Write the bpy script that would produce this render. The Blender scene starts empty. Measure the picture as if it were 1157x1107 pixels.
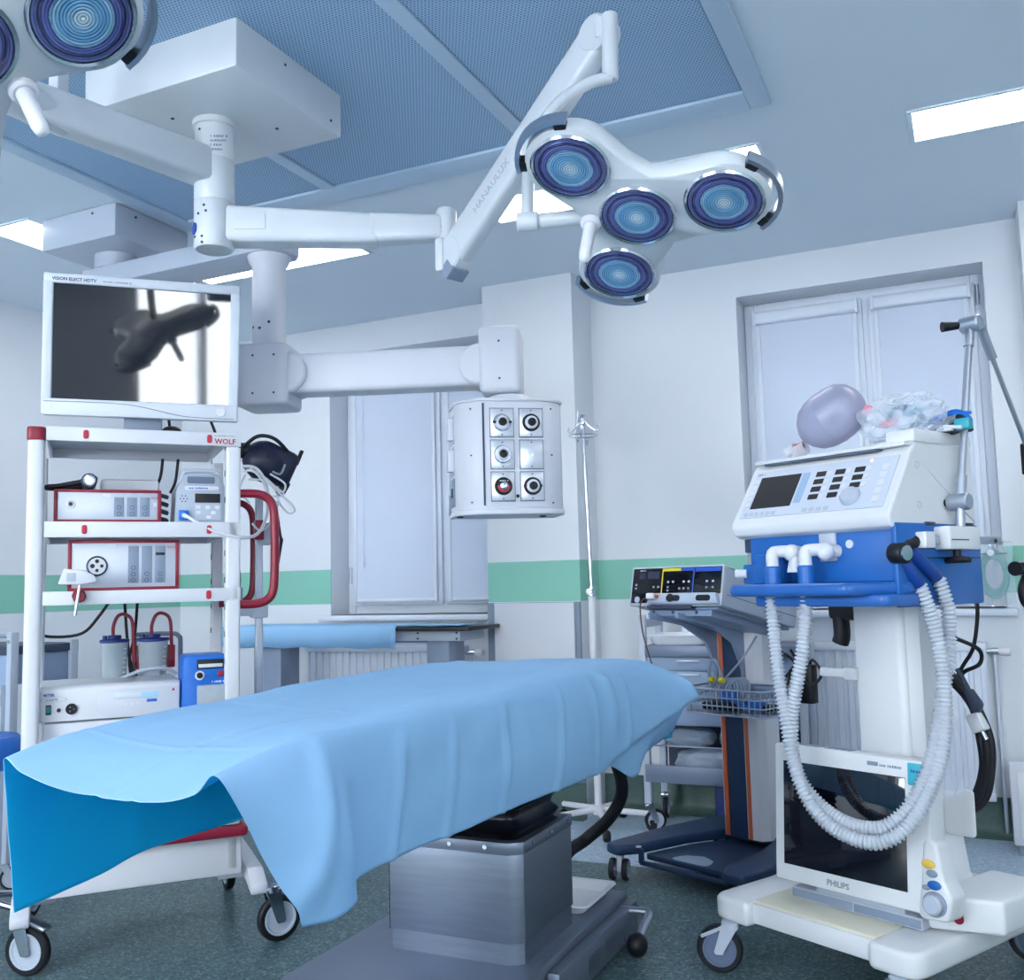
import bpy, bmesh, math, random
from mathutils import Vector, Matrix, noise
random.seed(7)
S = bpy.context.scene
COL = S.collection
PI = math.pi

# ---------------------------------------------------------------- camera, light, exposure
S.view_settings.view_transform = 'Standard'
S.view_settings.look = 'None'
S.view_settings.gamma = 1.0
S.view_settings.use_curve_mapping = False
S.view_settings.exposure = 1.29
LAMP_POWER = 4.0                       # emission of the ceiling light panels
LAMP_COLOUR = (0.99, 0.985, 0.96)

cam_d = bpy.data.cameras.new('camera')
cam_d.sensor_fit = 'HORIZONTAL'
cam_d.sensor_width = 36.0
cam_d.lens = 36.0 * 1107.0 / 1157.0
cam_d.clip_start = 0.05
cam = bpy.data.objects.new('camera', cam_d)
COL.objects.link(cam)
S.camera = cam
_yaw, _pitch, _roll = math.radians(25), math.radians(5.57), math.radians(1.4)
_fw = Vector((-math.sin(_yaw)*math.cos(_pitch), math.cos(_yaw)*math.cos(_pitch), math.sin(_pitch)))
_r0 = Vector((math.cos(_yaw), math.sin(_yaw), 0))
_u0 = _r0.cross(_fw)
_R = _r0*math.cos(_roll) - _u0*math.sin(_roll)
_U = _u0*math.cos(_roll) + _r0*math.sin(_roll)
cam.matrix_world = Matrix((( _R.x, _U.x, -_fw.x, 0), (_R.y, _U.y, -_fw.y, 0), (_R.z, _U.z, -_fw.z, 1.25), (0, 0, 0, 1)))

wd = bpy.data.worlds.new('daylight')
S.world = wd
wd.use_nodes = True
_bg = wd.node_tree.nodes['Background']
_bg.inputs['Color'].default_value = (0.965, 0.97, 0.95, 1)
_bg.inputs['Strength'].default_value = 8.5

# ---------------------------------------------------------------- materials
def lin(c):
    c = c/255.0
    return c/12.92 if c <= 0.04045 else ((c+0.055)/1.055)**2.4
def rgb(c): return (lin(c[0]), lin(c[1]), lin(c[2]), 1.0)
MATS = {}
def nd(nt, t, **kw):
    n = nt.nodes.new(t)
    for k, v in kw.items(): setattr(n, k, v)
    return n
def M(name, c, rough=0.45, metal=0.0, var=0.05, scale=9.0, bump=0.0, bscale=60.0, coat=0.0, trans=0.0, ior=1.45, emit=0.0, alpha=1.0, stretch=None, spec=0.5):
    """procedural principled paint: base colour broken up by fine noise, optional bump"""
    if name in MATS: return MATS[name]
    m = bpy.data.materials.new(name); MATS[name] = m
    m.use_nodes = True
    nt = m.node_tree; b = nt.nodes['Principled BSDF']
    tc = nd(nt, 'ShaderNodeTexCoord'); src = tc.outputs['Object']
    if stretch:
        mp = nd(nt, 'ShaderNodeMapping'); mp.inputs['Scale'].default_value = stretch
        nt.links.new(src, mp.inputs['Vector']); src = mp.outputs['Vector']
    n = nd(nt, 'ShaderNodeTexNoise'); n.inputs['Scale'].default_value = scale; n.inputs['Detail'].default_value = 3
    nt.links.new(src, n.inputs['Vector'])
    mx = nd(nt, 'ShaderNodeMix', data_type='RGBA')
    k = rgb(c)
    mx.inputs['A'].default_value = (k[0]*(1-var), k[1]*(1-var), k[2]*(1-var), 1)
    mx.inputs['B'].default_value = (min(1, k[0]*(1+var)), min(1, k[1]*(1+var)), min(1, k[2]*(1+var)), 1)
    nt.links.new(n.outputs['Fac'], mx.inputs['Factor'])
    nt.links.new(mx.outputs['Result'], b.inputs['Base Color'])
    b.inputs['Roughness'].default_value = rough
    b.inputs['Metallic'].default_value = metal
    b.inputs['Coat Weight'].default_value = coat
    b.inputs['Transmission Weight'].default_value = trans
    b.inputs['IOR'].default_value = ior
    b.inputs['Alpha'].default_value = alpha
    b.inputs['Specular IOR Level'].default_value = spec
    if emit:
        b.inputs['Emission Color'].default_value = k; b.inputs['Emission Strength'].default_value = emit
    if bump:
        n2 = nd(nt, 'ShaderNodeTexNoise'); n2.inputs['Scale'].default_value = bscale; n2.inputs['Detail'].default_value = 4
        nt.links.new(src, n2.inputs['Vector'])
        bp = nd(nt, 'ShaderNodeBump'); bp.inputs['Strength'].default_value = bump; bp.inputs['Distance'].default_value = 0.01
        nt.links.new(n2.outputs['Fac'], bp.inputs['Height']); nt.links.new(bp.outputs['Normal'], b.inputs['Normal'])
    return m
def mathn(nt, op, a, b=None):
    n = nd(nt, 'ShaderNodeMath', operation=op)
    for i, v in enumerate((a, b)):
        if v is None: continue
        if isinstance(v, (int, float)): n.inputs[i].default_value = v
        else: nt.links.new(v, n.inputs[i])
    return n.outputs[0]
def band_paint(name, base, stripe, z0, z1, ymax=None):
    """matt wall paint with a flat painted band between two heights"""
    m = M(name, base, 0.55, var=0.02, scale=2.5, bump=0.03, bscale=140)
    nt = m.node_tree; b = nt.nodes['Principled BSDF']
    old = b.inputs['Base Color'].links[0].from_socket
    g = nd(nt, 'ShaderNodeNewGeometry'); sp = nd(nt, 'ShaderNodeSeparateXYZ')
    nt.links.new(g.outputs['Position'], sp.inputs[0])
    f = mathn(nt, 'MULTIPLY', mathn(nt, 'GREATER_THAN', sp.outputs['Z'], z0), mathn(nt, 'LESS_THAN', sp.outputs['Z'], z1))
    if ymax: f = mathn(nt, 'MULTIPLY', f, mathn(nt, 'LESS_THAN', sp.outputs['Y'], ymax))
    mx = nd(nt, 'ShaderNodeMix', data_type='RGBA')
    nt.links.new(f, mx.inputs['Factor']); nt.links.new(old, mx.inputs['A']); mx.inputs['B'].default_value = rgb(stripe)
    nt.links.new(mx.outputs['Result'], b.inputs['Base Color'])
    return m
def floor_vinyl():
    m = M('floor_vinyl', (84, 112, 110), 0.28, var=0.1, scale=3, spec=0.4)
    nt = m.node_tree; b = nt.nodes['Principled BSDF']
    g = nd(nt, 'ShaderNodeNewGeometry'); sp = nd(nt, 'ShaderNodeSeparateXYZ'); nt.links.new(g.outputs['Position'], sp.inputs[0])
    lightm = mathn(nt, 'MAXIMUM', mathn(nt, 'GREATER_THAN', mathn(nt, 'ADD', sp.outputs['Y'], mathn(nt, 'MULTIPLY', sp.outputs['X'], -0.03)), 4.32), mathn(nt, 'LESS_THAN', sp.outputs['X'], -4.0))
    def speck(dark, mid, pale):
        v = nd(nt, 'ShaderNodeTexVoronoi'); v.inputs['Scale'].default_value = 130
        nt.links.new(g.outputs['Position'], v.inputs['Vector'])
        r = nd(nt, 'ShaderNodeValToRGB'); r.color_ramp.interpolation = 'CONSTANT'
        sx = nd(nt, 'ShaderNodeSeparateColor'); nt.links.new(v.outputs['Color'], sx.inputs[0])
        nt.links.new(sx.outputs[0], r.inputs['Fac'])
        e = r.color_ramp.elements
        e[0].position = 0; e[0].color = rgb(dark); e[1].position = 0.3; e[1].color = rgb(mid)
        e.new(0.86).color = rgb(pale)
        return r.outputs['Color']
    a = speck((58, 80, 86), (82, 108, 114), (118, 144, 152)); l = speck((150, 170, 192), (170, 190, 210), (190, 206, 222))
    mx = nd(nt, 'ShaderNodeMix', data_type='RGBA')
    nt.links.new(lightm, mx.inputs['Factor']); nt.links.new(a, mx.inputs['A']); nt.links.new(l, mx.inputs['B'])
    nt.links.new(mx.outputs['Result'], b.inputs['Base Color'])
    n = nd(nt, 'ShaderNodeTexNoise'); n.inputs['Scale'].default_value = 1.7; n.inputs['Detail'].default_value = 5
    nt.links.new(g.outputs['Position'], n.inputs['Vector'])
    rr = nd(nt, 'ShaderNodeMapRange'); rr.inputs['To Min'].default_value = 0.22; rr.inputs['To Max'].default_value = 0.42
    nt.links.new(n.outputs['Fac'], rr.inputs['Value']); nt.links.new(rr.outputs['Result'], b.inputs['Roughness'])
    return m
def perforated():
    """sheet metal diffuser with a hexagonal field of punched holes"""
    m = M('perforated_sheet', (164, 194, 222), 0.5, var=0.03, scale=3)
    nt = m.node_tree; b = nt.nodes['Principled BSDF']
    g = nd(nt, 'ShaderNodeNewGeometry'); sp = nd(nt, 'ShaderNodeSeparateXYZ'); nt.links.new(g.outputs['Position'], sp.inputs[0])
    P = 0.0125
    row = mathn(nt, 'DIVIDE', sp.outputs['Y'], P*0.866)
    rf = mathn(nt, 'FLOOR', row)
    sh = mathn(nt, 'MULTIPLY', mathn(nt, 'MODULO', mathn(nt, 'ABSOLUTE', rf), 2.0), 0.5)
    cx = mathn(nt, 'ADD', mathn(nt, 'DIVIDE', sp.outputs['X'], P), sh)
    fx = mathn(nt, 'SUBTRACT', mathn(nt, 'FRACT', cx), 0.5)
    fy = mathn(nt, 'MULTIPLY', mathn(nt, 'SUBTRACT', mathn(nt, 'FRACT', row), 0.5), 0.866)
    d = mathn(nt, 'SQRT', mathn(nt, 'ADD', mathn(nt, 'MULTIPLY', fx, fx), mathn(nt, 'MULTIPLY', fy, fy)))
    hole = mathn(nt, 'LESS_THAN', d, 0.31)
    old = b.inputs['Base Color'].links[0].from_socket
    mx = nd(nt, 'ShaderNodeMix', data_type='RGBA')
    nt.links.new(hole, mx.inputs['Factor']); nt.links.new(old, mx.inputs['A']); mx.inputs['B'].default_value = rgb((108, 144, 182))
    nt.links.new(mx.outputs['Result'], b.inputs['Base Color'])
    return m
def drape_cloth(name, c, tr, wr=0.12, mix=0.5):
    """non-woven surgical drape: matt, lets some light through"""
    m = M(name, c, 0.62, var=0.03, scale=4, bump=wr, bscale=26, spec=0.25)
    nt = m.node_tree; b = nt.nodes['Principled BSDF']; out = nt.nodes['Material Output']
    t = nd(nt, 'ShaderNodeBsdfTranslucent'); t.inputs['Color'].default_value = rgb(tr)
    ms = nd(nt, 'ShaderNodeMixShader'); ms.inputs[0].default_value = mix
    nt.links.new(b.outputs[0], ms.inputs[1]); nt.links.new(t.outputs[0], ms.inputs[2]); nt.links.new(ms.outputs[0], out.inputs['Surface'])
    return m
def clear(name, c, rough=0.08, fac=0.75, bump=0.0, bscale=30):
    """thin clear plastic: mostly see-through with a glossy skin"""
    if name in MATS: return MATS[name]
    m = bpy.data.materials.new(name); MATS[name] = m; m.use_nodes = True
    nt = m.node_tree; b = nt.nodes['Principled BSDF']; out = nt.nodes['Material Output']
    tc = nd(nt, 'ShaderNodeTexCoord'); n = nd(nt, 'ShaderNodeTexNoise'); n.inputs['Scale'].default_value = bscale
    nt.links.new(tc.outputs['Object'], n.inputs['Vector'])
    b.inputs['Base Color'].default_value = rgb(c); b.inputs['Roughness'].default_value = rough
    if bump:
        bp = nd(nt, 'ShaderNodeBump'); bp.inputs['Strength'].default_value = bump; bp.inputs['Distance'].default_value = 0.02
        nt.links.new(n.outputs['Fac'], bp.inputs['Height']); nt.links.new(bp.outputs['Normal'], b.inputs['Normal'])
    t = nd(nt, 'ShaderNodeBsdfTransparent'); t.inputs['Color'].default_value = (0.94, 0.97, 1, 1)
    ms = nd(nt, 'ShaderNodeMixShader')
    lw = nd(nt, 'ShaderNodeLayerWeight'); lw.inputs['Blend'].default_value = 0.35
    mr = nd(nt, 'ShaderNodeMapRange'); mr.inputs['To Min'].default_value = fac; mr.inputs['To Max'].default_value = fac*0.25
    nt.links.new(lw.outputs['Facing'], mr.inputs['Value']); nt.links.new(mr.outputs['Result'], ms.inputs[0])
    nt.links.new(b.outputs[0], ms.inputs[1]); nt.links.new(t.outputs[0], ms.inputs[2]); nt.links.new(ms.outputs[0], out.inputs['Surface'])
    return m
def glow(name, c, s):
    if name in MATS: return MATS[name]
    m = bpy.data.materials.new(name); MATS[name] = m; m.use_nodes = True
    nt = m.node_tree; b = nt.nodes['Principled BSDF']
    tc = nd(nt, 'ShaderNodeTexCoord'); n = nd(nt, 'ShaderNodeTexNoise'); n.inputs['Scale'].default_value = 40
    nt.links.new(tc.outputs['Object'], n.inputs['Vector'])
    b.inputs['Base Color'].default_value = (0.9, 0.9, 0.9, 1)
    b.inputs['Emission Color'].default_value = (*c, 1); b.inputs['Emission Strength'].default_value = s
    return m
def lens_glass():
    """surgical lamp lens seen from the front: faceted rings, pale heart, dark blue rim"""
    m = M('lens_rings', (60, 90, 150), 0.12, var=0.05, coat=0.6)
    nt = m.node_tree; b = nt.nodes['Principled BSDF']
    tc = nd(nt, 'ShaderNodeTexCoord'); sp = nd(nt, 'ShaderNodeSeparateXYZ')
    at = nd(nt, 'ShaderNodeUVMap')
    su = nd(nt, 'ShaderNodeSeparateXYZ'); nt.links.new(at.outputs[0], su.inputs[0])   # u = radius 0..1, v = angle 0..1
    r = nd(nt, 'ShaderNodeValToRGB'); e = r.color_ramp.elements
    e[0].position = 0.0; e[0].color = rgb((225, 240, 250)); e[1].position = 1.0; e[1].color = rgb((30, 34, 70))
    for p, c in ((0.12, (206, 228, 244)), (0.25, (136, 190, 226)), (0.45, (104, 164, 214)), (0.58, (160, 206, 234)), (0.64, (64, 84, 150)), (0.74, (112, 116, 186)), (0.82, (40, 44, 90)), (0.92, (120, 126, 190))):
        e.new(p).color = rgb(c)
    n = nd(nt, 'ShaderNodeTexNoise'); n.inputs['Scale'].default_value = 5.0; n.inputs['Detail'].default_value = 3
    cmb = nd(nt, 'ShaderNodeCombineXYZ')
    nt.links.new(su.outputs[0], cmb.inputs[0]); nt.links.new(mathn(nt, 'MULTIPLY', su.outputs[1], 2.0), cmb.inputs[1])
    nt.links.new(cmb.outputs[0], n.inputs['Vector'])
    off = mathn(nt, 'MULTIPLY', mathn(nt, 'SUBTRACT', n.outputs['Fac'], 0.5), 0.13)
    nt.links.new(mathn(nt, 'ADD', su.outputs[0], off), r.inputs['Fac'])
    w = mathn(nt, 'SINE', mathn(nt, 'MULTIPLY', su.outputs[0], 95.0))
    k = mathn(nt, 'ADD', mathn(nt, 'MULTIPLY', w, 0.34), 0.95)
    mx = nd(nt, 'ShaderNodeVectorMath', operation='SCALE'); nt.links.new(r.outputs['Color'], mx.inputs[0]); nt.links.new(k, mx.inputs['Scale'])
    nt.links.new(mx.outputs[0], b.inputs['Base Color'])
    bp = nd(nt, 'ShaderNodeBump'); bp.inputs['Strength'].default_value = 0.5; bp.inputs['Distance'].default_value = 0.004
    nt.links.new(w, bp.inputs['Height']); nt.links.new(bp.outputs['Normal'], b.inputs['Normal'])
    b.inputs['Metallic'].default_value = 0.35
    return m

WHITE = M('white_enamel', (212, 214, 222), 0.32, var=0.02)
WHITE2 = M('white_plastic', (203, 206, 216), 0.4, var=0.02)
LAMPW = M('lamp_white', (204, 210, 217), 0.3, var=0.02, coat=0.2)
GREYW = M('pale_grey_metal', (176, 186, 202), 0.4, var=0.03)
GREY = M('mid_grey_plastic', (128, 142, 164), 0.45, var=0.04)
DGREY = M('dark_grey_plastic', (52, 62, 84), 0.45, var=0.05)
BLACK = M('black_rubber', (13, 16, 26), 0.5, var=0.1)
GLOSSK = M('black_gloss', (8, 10, 20), 0.08, var=0.05)
STEEL = M('brushed_steel', (168, 176, 188), 0.3, 1.0, var=0.12, scale=6, stretch=(1, 1, 30), bump=0.02, bscale=30)
CHROME = M('chrome', (200, 206, 216), 0.14, 1.0, var=0.04)
ALU = M('satin_aluminium', (178, 186, 200), 0.36, 0.9, var=0.05)
RED = M('dark_red_enamel', (138, 26, 52), 0.35, var=0.05)
PRED = M('label_red', (186, 40, 66), 0.4, var=0.05)
BLUE = M('ventilator_blue', (26, 98, 178), 0.35, var=0.05)
MBLUE = M('machine_blue', (20, 104, 200), 0.35, var=0.04)
NAVY = M('navy_paint', (30, 52, 84), 0.42, var=0.06)
CREAM = M('cream_mat', (214, 212, 196), 0.5, var=0.03)
ORANGE = M('orange_trim', (196, 96, 58), 0.45, var=0.05)
SCREEN = M('dark_screen', (9, 12, 24), 0.045, var=0.1, spec=0.9, coat=0.7)
INKB = M('ink_black', (26, 30, 44), 0.5)
INKG = M('ink_grey', (128, 136, 150), 0.5)
WALLP = band_paint('wall_paint', (216, 221, 229), (132, 192, 176), 1.158, 1.383, 5.335)
CEILP = M('ceiling_paint', (218, 230, 242), 0.6, var=0.02, scale=2)

# ---------------------------------------------------------------- mesh builder
class B:
    def __init__(s): s.bm = bmesh.new(); s.uv = None
    def merge(s, t, xf=None):
        if xf is not None: bmesh.ops.transform(t, matrix=xf, verts=t.verts)
        me = bpy.data.meshes.new('tmp'); t.to_mesh(me); t.free(); s.bm.from_mesh(me); bpy.data.meshes.remove(me); return s
    def box(s, a, b, bev=0.0, seg=2, xf=None):
        t = bmesh.new(); bmesh.ops.create_cube(t, size=1.0)
        for v in t.verts: v.co = Vector([(a[i]+b[i])/2 + v.co[i]*(b[i]-a[i]) for i in range(3)])
        if bev: bmesh.ops.bevel(t, geom=list(t.edges), offset=bev, segments=seg, affect='EDGES', profile=0.5)
        return s.merge(t, xf)
    def prism(s, poly, lo, hi, ax='z', bev=0.0, seg=2, xf=None):
        f = {'z': lambda p, h: (p[0], p[1], h), 'y': lambda p, h: (p[0], h, p[1]), 'x': lambda p, h: (h, p[0], p[1])}[ax]
        t = bmesh.new(); n = len(poly)
        a = [t.verts.new(f(p, lo)) for p in poly]; c = [t.verts.new(f(p, hi)) for p in poly]
        t.faces.new(a[::-1]); t.faces.new(c)
        for i in range(n): t.faces.new((a[i], a[(i+1) % n], c[(i+1) % n], c[i]))
        bmesh.ops.recalc_face_normals(t, faces=t.faces)
        if bev:
            es = [e for e in t.edges if (e.verts[0] in a and e.verts[1] in a) or (e.verts[0] in c and e.verts[1] in c)]
            bmesh.ops.bevel(t, geom=es, offset=bev, segments=seg, affect='EDGES', profile=0.5)
        return s.merge(t, xf)
    def lathe(s, prof, n=24, xf=None, cap=True):
        t = bmesh.new(); rings = []
        for r, z in prof:
            if r < 1e-6: rings.append([t.verts.new((0, 0, z))])
            else: rings.append([t.verts.new((r*math.cos(2*PI*i/n), r*math.sin(2*PI*i/n), z)) for i in range(n)])
        for A, C in zip(rings, rings[1:]):
            for i in range(n):
                j = (i+1) % n
                if len(A) == 1 and len(C) == 1: continue
                if len(A) == 1: t.faces.new((A[0], C[i], C[j]))
                elif len(C) == 1: t.faces.new((A[i], A[j], C[0]))
                else: t.faces.new((A[i], A[j], C[j], C[i]))
        if cap:
            for rg in (rings[0], rings[-1]):
                if len(rg) > 1: t.faces.new(rg)
        bmesh.ops.recalc_face_normals(t, faces=t.faces)
        return s.merge(t, xf)
    def cyl(s, p, q, r, r2=None, n=18, bev=0.0):
        p, q = Vector(p), Vector(q); L = (q-p).length; r2 = r if r2 is None else r2
        pr = [(r, 0), (r2, L)] if not bev else [(r-bev, 0), (r, bev), (r2, L-bev), (r2-bev, L)]
        return s.lathe(pr, n, axis(p, q))
    def ball(s, c, r, sc=(1, 1, 1), n=14, xf=None):
        t = bmesh.new(); bmesh.ops.create_uvsphere(t, u_segments=n, v_segments=max(6, n//2+1), radius=r)
        for v in t.verts: v.co = Vector((v.co.x*sc[0], v.co.y*sc[1], v.co.z*sc[2]))
        if xf is not None: bmesh.ops.transform(t, matrix=xf, verts=t.verts)
        bmesh.ops.translate(t, vec=Vector(c), verts=t.verts)
        return s.merge(t)
    def tube(s, pts, r, n=8, sub=5, closed=False, cap=True):
        pts = [Vector(p) for p in pts]
        if sub > 1: pts = spline(pts, sub, closed)
        N = len(pts); rr = r if callable(r) else (lambda k: r)
        t = bmesh.new(); rings = []; u = None
        for k, p in enumerate(pts):
            a = pts[k-1] if (k or closed) else pts[0]; c = pts[(k+1) % N] if (k < N-1 or closed) else pts[-1]
            d = (c-a).normalized() if (c-a).length > 1e-9 else Vector((0, 0, 1))
            if u is None:
                u = d.cross(Vector((0, 0, 1)));
                if u.length < 0.05: u = d.cross(Vector((1, 0, 0)))
            u = (u - d*u.dot(d)).normalized(); w = d.cross(u); R = rr(k)
            rings.append([t.verts.new(p + u*R*math.cos(2*PI*i/n) + w*R*math.sin(2*PI*i/n)) for i in range(n)])
        m = N if closed else N-1
        for k in range(m):
            A, C = rings[k], rings[(k+1) % N]
            for i in range(n): t.faces.new((A[i], A[(i+1) % n], C[(i+1) % n], C[i]))
        if cap and not closed: t.faces.new(rings[0][::-1]); t.faces.new(rings[-1])
        bmesh.ops.recalc_face_normals(t, faces=t.faces)
        return s.merge(t)
    def hose(s, pts, r, pitch=0.009, n=12, depth=0.16):
        P = resample(spline([Vector(p) for p in pts], 24), pitch/4)
        return s.tube(P, lambda k: r*(1.0 if k % 4 in (0, 1) else 1-depth), n, sub=1)
    def grid(s, rows):
        vs = [[s.bm.verts.new(p) for p in rw] for rw in rows]
        for A, C in zip(vs, vs[1:]):
            for i in range(len(A)-1): s.bm.faces.new((A[i], A[i+1], C[i+1], C[i]))
        return s
def axis(p, q, up=None):
    """matrix whose z axis runs from p to q"""
    p, q = Vector(p), Vector(q); z = (q-p).normalized()
    x = (Vector(up) if up is not None else (Vector((0, 0, 1)) if abs(z.z) < 0.95 else Vector((1, 0, 0))))
    x = (x - z*x.dot(z)).normalized(); y = z.cross(x)
    return Matrix(((x.x, y.x, z.x, p.x), (x.y, y.y, z.y, p.y), (x.z, y.z, z.z, p.z), (0, 0, 0, 1)))
def frame(o, x, y):
    x = Vector(x).normalized(); y = (Vector(y) - x*Vector(y).dot(x)).normalized(); z = x.cross(y); o = Vector(o)
    return Matrix(((x.x, y.x, z.x, o.x), (x.y, y.y, z.y, o.y), (x.z, y.z, z.z, o.z), (0, 0, 0, 1)))
def cr(a, b, c, d, t): return 0.5*((2*b) + (c-a)*t + (2*a-5*b+4*c-d)*t*t + (3*b-a-3*c+d)*t*t*t)
def spline(P, sub, closed=False):
    n = len(P); out = []
    if n < 3 and not closed: return P
    for i in range(n if closed else n-1):
        g = (lambda j: P[j % n]) if closed else (lambda j: P[min(max(j, 0), n-1)])
        for k in range(sub): out.append(cr(g(i-1), g(i), g(i+1), g(i+2), k/sub))
    if not closed: out.append(P[-1].copy() if hasattr(P[-1], 'copy') else P[-1])
    return out
def resample(P, step):
    out = [P[0].copy()]; acc = 0.0; last = P[0].copy(); i = 1
    while i < len(P):
        d = (P[i]-last).length
        if acc + d >= step and d > 1e-9:
            last = last + (P[i]-last)*((step-acc)/d); out.append(last.copy()); acc = 0.0
        else: acc += d; last = P[i].copy(); i += 1
    return out
def rpoly(pts, r, n=5):
    """polygon with rounded corners; r is one radius or one per corner"""
    out = []; N = len(pts)
    for i in range(N):
        p = Vector(pts[i]); a = Vector(pts[i-1]); c = Vector(pts[(i+1) % N]); R = r[i] if isinstance(r, (list, tuple)) else r
        if R <= 0: out.append(tuple(p)); continue
        u = (a-p).normalized(); w = (c-p).normalized(); ang = u.angle(w)
        d = min(R/math.tan(ang/2), (a-p).length*0.49, (c-p).length*0.49); A = p+u*d; C = p+w*d
        for k in range(n+1):
            t = k/n; out.append(tuple(A*(1-t)**2 + p*2*t*(1-t) + C*t*t))
    return out
def rrect(x0, y0, x1, y1, r, n=5): return rpoly([(x0, y0), (x1, y0), (x1, y1), (x0, y1)], r, n)

# ---------------------------------------------------------------- objects
WM = {}
def thing(name, label, cat, loc=(0, 0, 0), rot=0.0, group=None):
    o = bpy.data.objects.new(name, None); COL.objects.link(o)
    o.empty_display_size = 0.1
    o.location = loc; o.rotation_euler = (0, 0, math.radians(rot))
    o['label'] = label; o['category'] = cat
    if group: o['group'] = group
    WM[o] = Matrix.Translation(Vector(loc)) @ Matrix.Rotation(math.radians(rot), 4, 'Z')
    return o
def tag(o, label, cat, group=None):
    o['label'] = label; o['category'] = cat
    if group: o['group'] = group
    return o
SPLIT = {'screw', 'key', 'rail_bracket', 'joint_disc', 'latch', 'foot', 'hinge', 'guide_rail', 'button', 'power_cable', 'socket_pin', 'speaker_hole', 'socket_hole', 'red_clamp', 'cable', 'vent_hose', 'label_key', 'socket', 'window_handle'}
def islands(bm):
    bm.verts.ensure_lookup_table(); seen = [False]*len(bm.verts); bm.verts.index_update(); out = []
    for v in bm.verts:
        if seen[v.index]: continue
        st = [v]; seen[v.index] = True; comp = []
        while st:
            a = st.pop(); comp.append(a)
            for e in a.link_edges:
                c = e.other_vert(a)
                if not seen[c.index]: seen[c.index] = True; st.append(c)
        out.append(comp)
    return out
def part(name, b, mat, parent=None, *a, **k):
    """one mesh object; loose pieces that can be picked apart become objects of their own"""
    if name in SPLIT:
        isl = islands(b.bm)
        if len(isl) > 1:
            for comp in isl:
                keep = {v.index for v in comp}; c = B(); c.bm.free(); c.bm = b.bm.copy(); c.bm.verts.ensure_lookup_table()
                bmesh.ops.delete(c.bm, geom=[v for v in c.bm.verts if v.index not in keep], context='VERTS')
                o = part1(name, c, mat, parent, *a, **k)
            b.bm.free(); return o
    return part1(name, b, mat, parent, *a, **k)
def part1(name, b, mat, parent=None, world=False, smooth=True, label=None, ang=38, loc=None):
    me = bpy.data.meshes.new(name)
    bm = b.bm
    if world and parent is not None: bmesh.ops.transform(bm, matrix=WM[parent].inverted(), verts=bm.verts)
    if loc is not None: bmesh.ops.translate(bm, vec=-Vector(loc), verts=bm.verts)
    bm.to_mesh(me); bm.free()
    me.materials.append(mat)
    if smooth:
        me.polygons.foreach_set('use_smooth', [True]*len(me.polygons)); me.set_sharp_from_angle(angle=math.radians(ang))
    o = bpy.data.objects.new(name, me); COL.objects.link(o)
    if loc is not None: o.location = loc
    if parent is not None: o.parent = parent; WM[o] = WM.get(parent, Matrix())
    else: WM[o] = Matrix()
    if label: o['label'] = label
    return o
def struct(name, b, mat, smooth=False):
    o = part(name, b, mat, None, smooth=smooth); o['kind'] = 'structure'; return o
def text(s, size, xf, mat, parent, name='lettering', world=False, bold=0.0, spacing=1.0, align='LEFT', sx=1.0):
    """flat lettering lying in the xy plane of xf"""
    cu = bpy.data.curves.new(name, 'FONT'); cu.body = s; cu.size = size; cu.extrude = 0.0003; cu.offset = bold
    cu.space_character = spacing; cu.align_x = align; cu.resolution_u = 2
    tmp = bpy.data.objects.new('tmp', cu); COL.objects.link(tmp)
    me = bpy.data.meshes.new_from_object(tmp); bpy.data.objects.remove(tmp); bpy.data.curves.remove(cu)
    me.transform(Matrix.Diagonal((sx, 1, 1, 1))); me.transform(xf)
    if world and parent is not None: me.transform(WM[parent].inverted())
    me.name = name; me.materials.clear(); me.materials.append(mat)
    o = bpy.data.objects.new(name, me); COL.objects.link(o); o.parent = parent
    return o
def print_line(w, h, xf, mat, parent, world=False, lines=1):
    """print too small to read in the photograph: short flat dashes"""
    b = B(); rnd = random.Random(int(w*1e5)+lines)
    for k in range(lines):
        x = 0.0; y = -k*h*1.9; end = w*(1.0 if k == 0 else rnd.uniform(.6, .95))
        while x < end:
            q = min(h*rnd.uniform(.35, .8), end-x); b.box((x, y, 0), (x+q, y+h*rnd.uniform(.7, 1), .0003)); x += q+h*rnd.choice((.25, .25, .3, .9))
    bmesh.ops.transform(b.bm, matrix=xf, verts=b.bm.verts)
    o = part('print_line', b, mat, parent, world=world, smooth=False); o['kind'] = 'stuff'; return o

# ================================================================ THE ROOM
XL, XR, YB, YF, H = -5.1, 2.4, 5.33, -2.4, 3.0
W1 = (-3.81, -2.575); W2 = (-1.093, 0.14); SILL, HEAD = 1.085, 2.805
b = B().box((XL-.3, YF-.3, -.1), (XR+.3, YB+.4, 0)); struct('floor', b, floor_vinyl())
b = B().box((XL-.3, YF-.3, H), (XR+.3, YB+.4, H+.12)); struct('ceiling', b, CEILP)
b = B().box((XL-.3, YF-.3, 0), (XL, YB+.4, H)); struct('wall_left', b, WALLP)
b = B().box((XR, YF-.3, 0), (XR+.3, YB+.4, H)); struct('wall_right', b, WALLP)
W3 = (.62, 2.3, 1.0, 2.92)
W4 = (-4.6, -1.7, 1.0, 2.75)
b = B().box((XL, YF-.3, 0), (W4[0], YF, H)).box((W4[1], YF-.3, 0), (W3[0], YF, H)).box((W4[0], YF-.3, 0), (W4[1], YF, W4[2])).box((W4[0], YF-.3, W4[3]), (W4[1], YF, H)).box((W3[1], YF-.3, 0), (XR, YF, H)).box((W3[0], YF-.3, 0), (W3[1], YF, W3[2])).box((W3[0], YF-.3, W3[3]), (W3[1], YF, H)); struct('wall_front', b, WALLP)
b = B()
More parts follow.
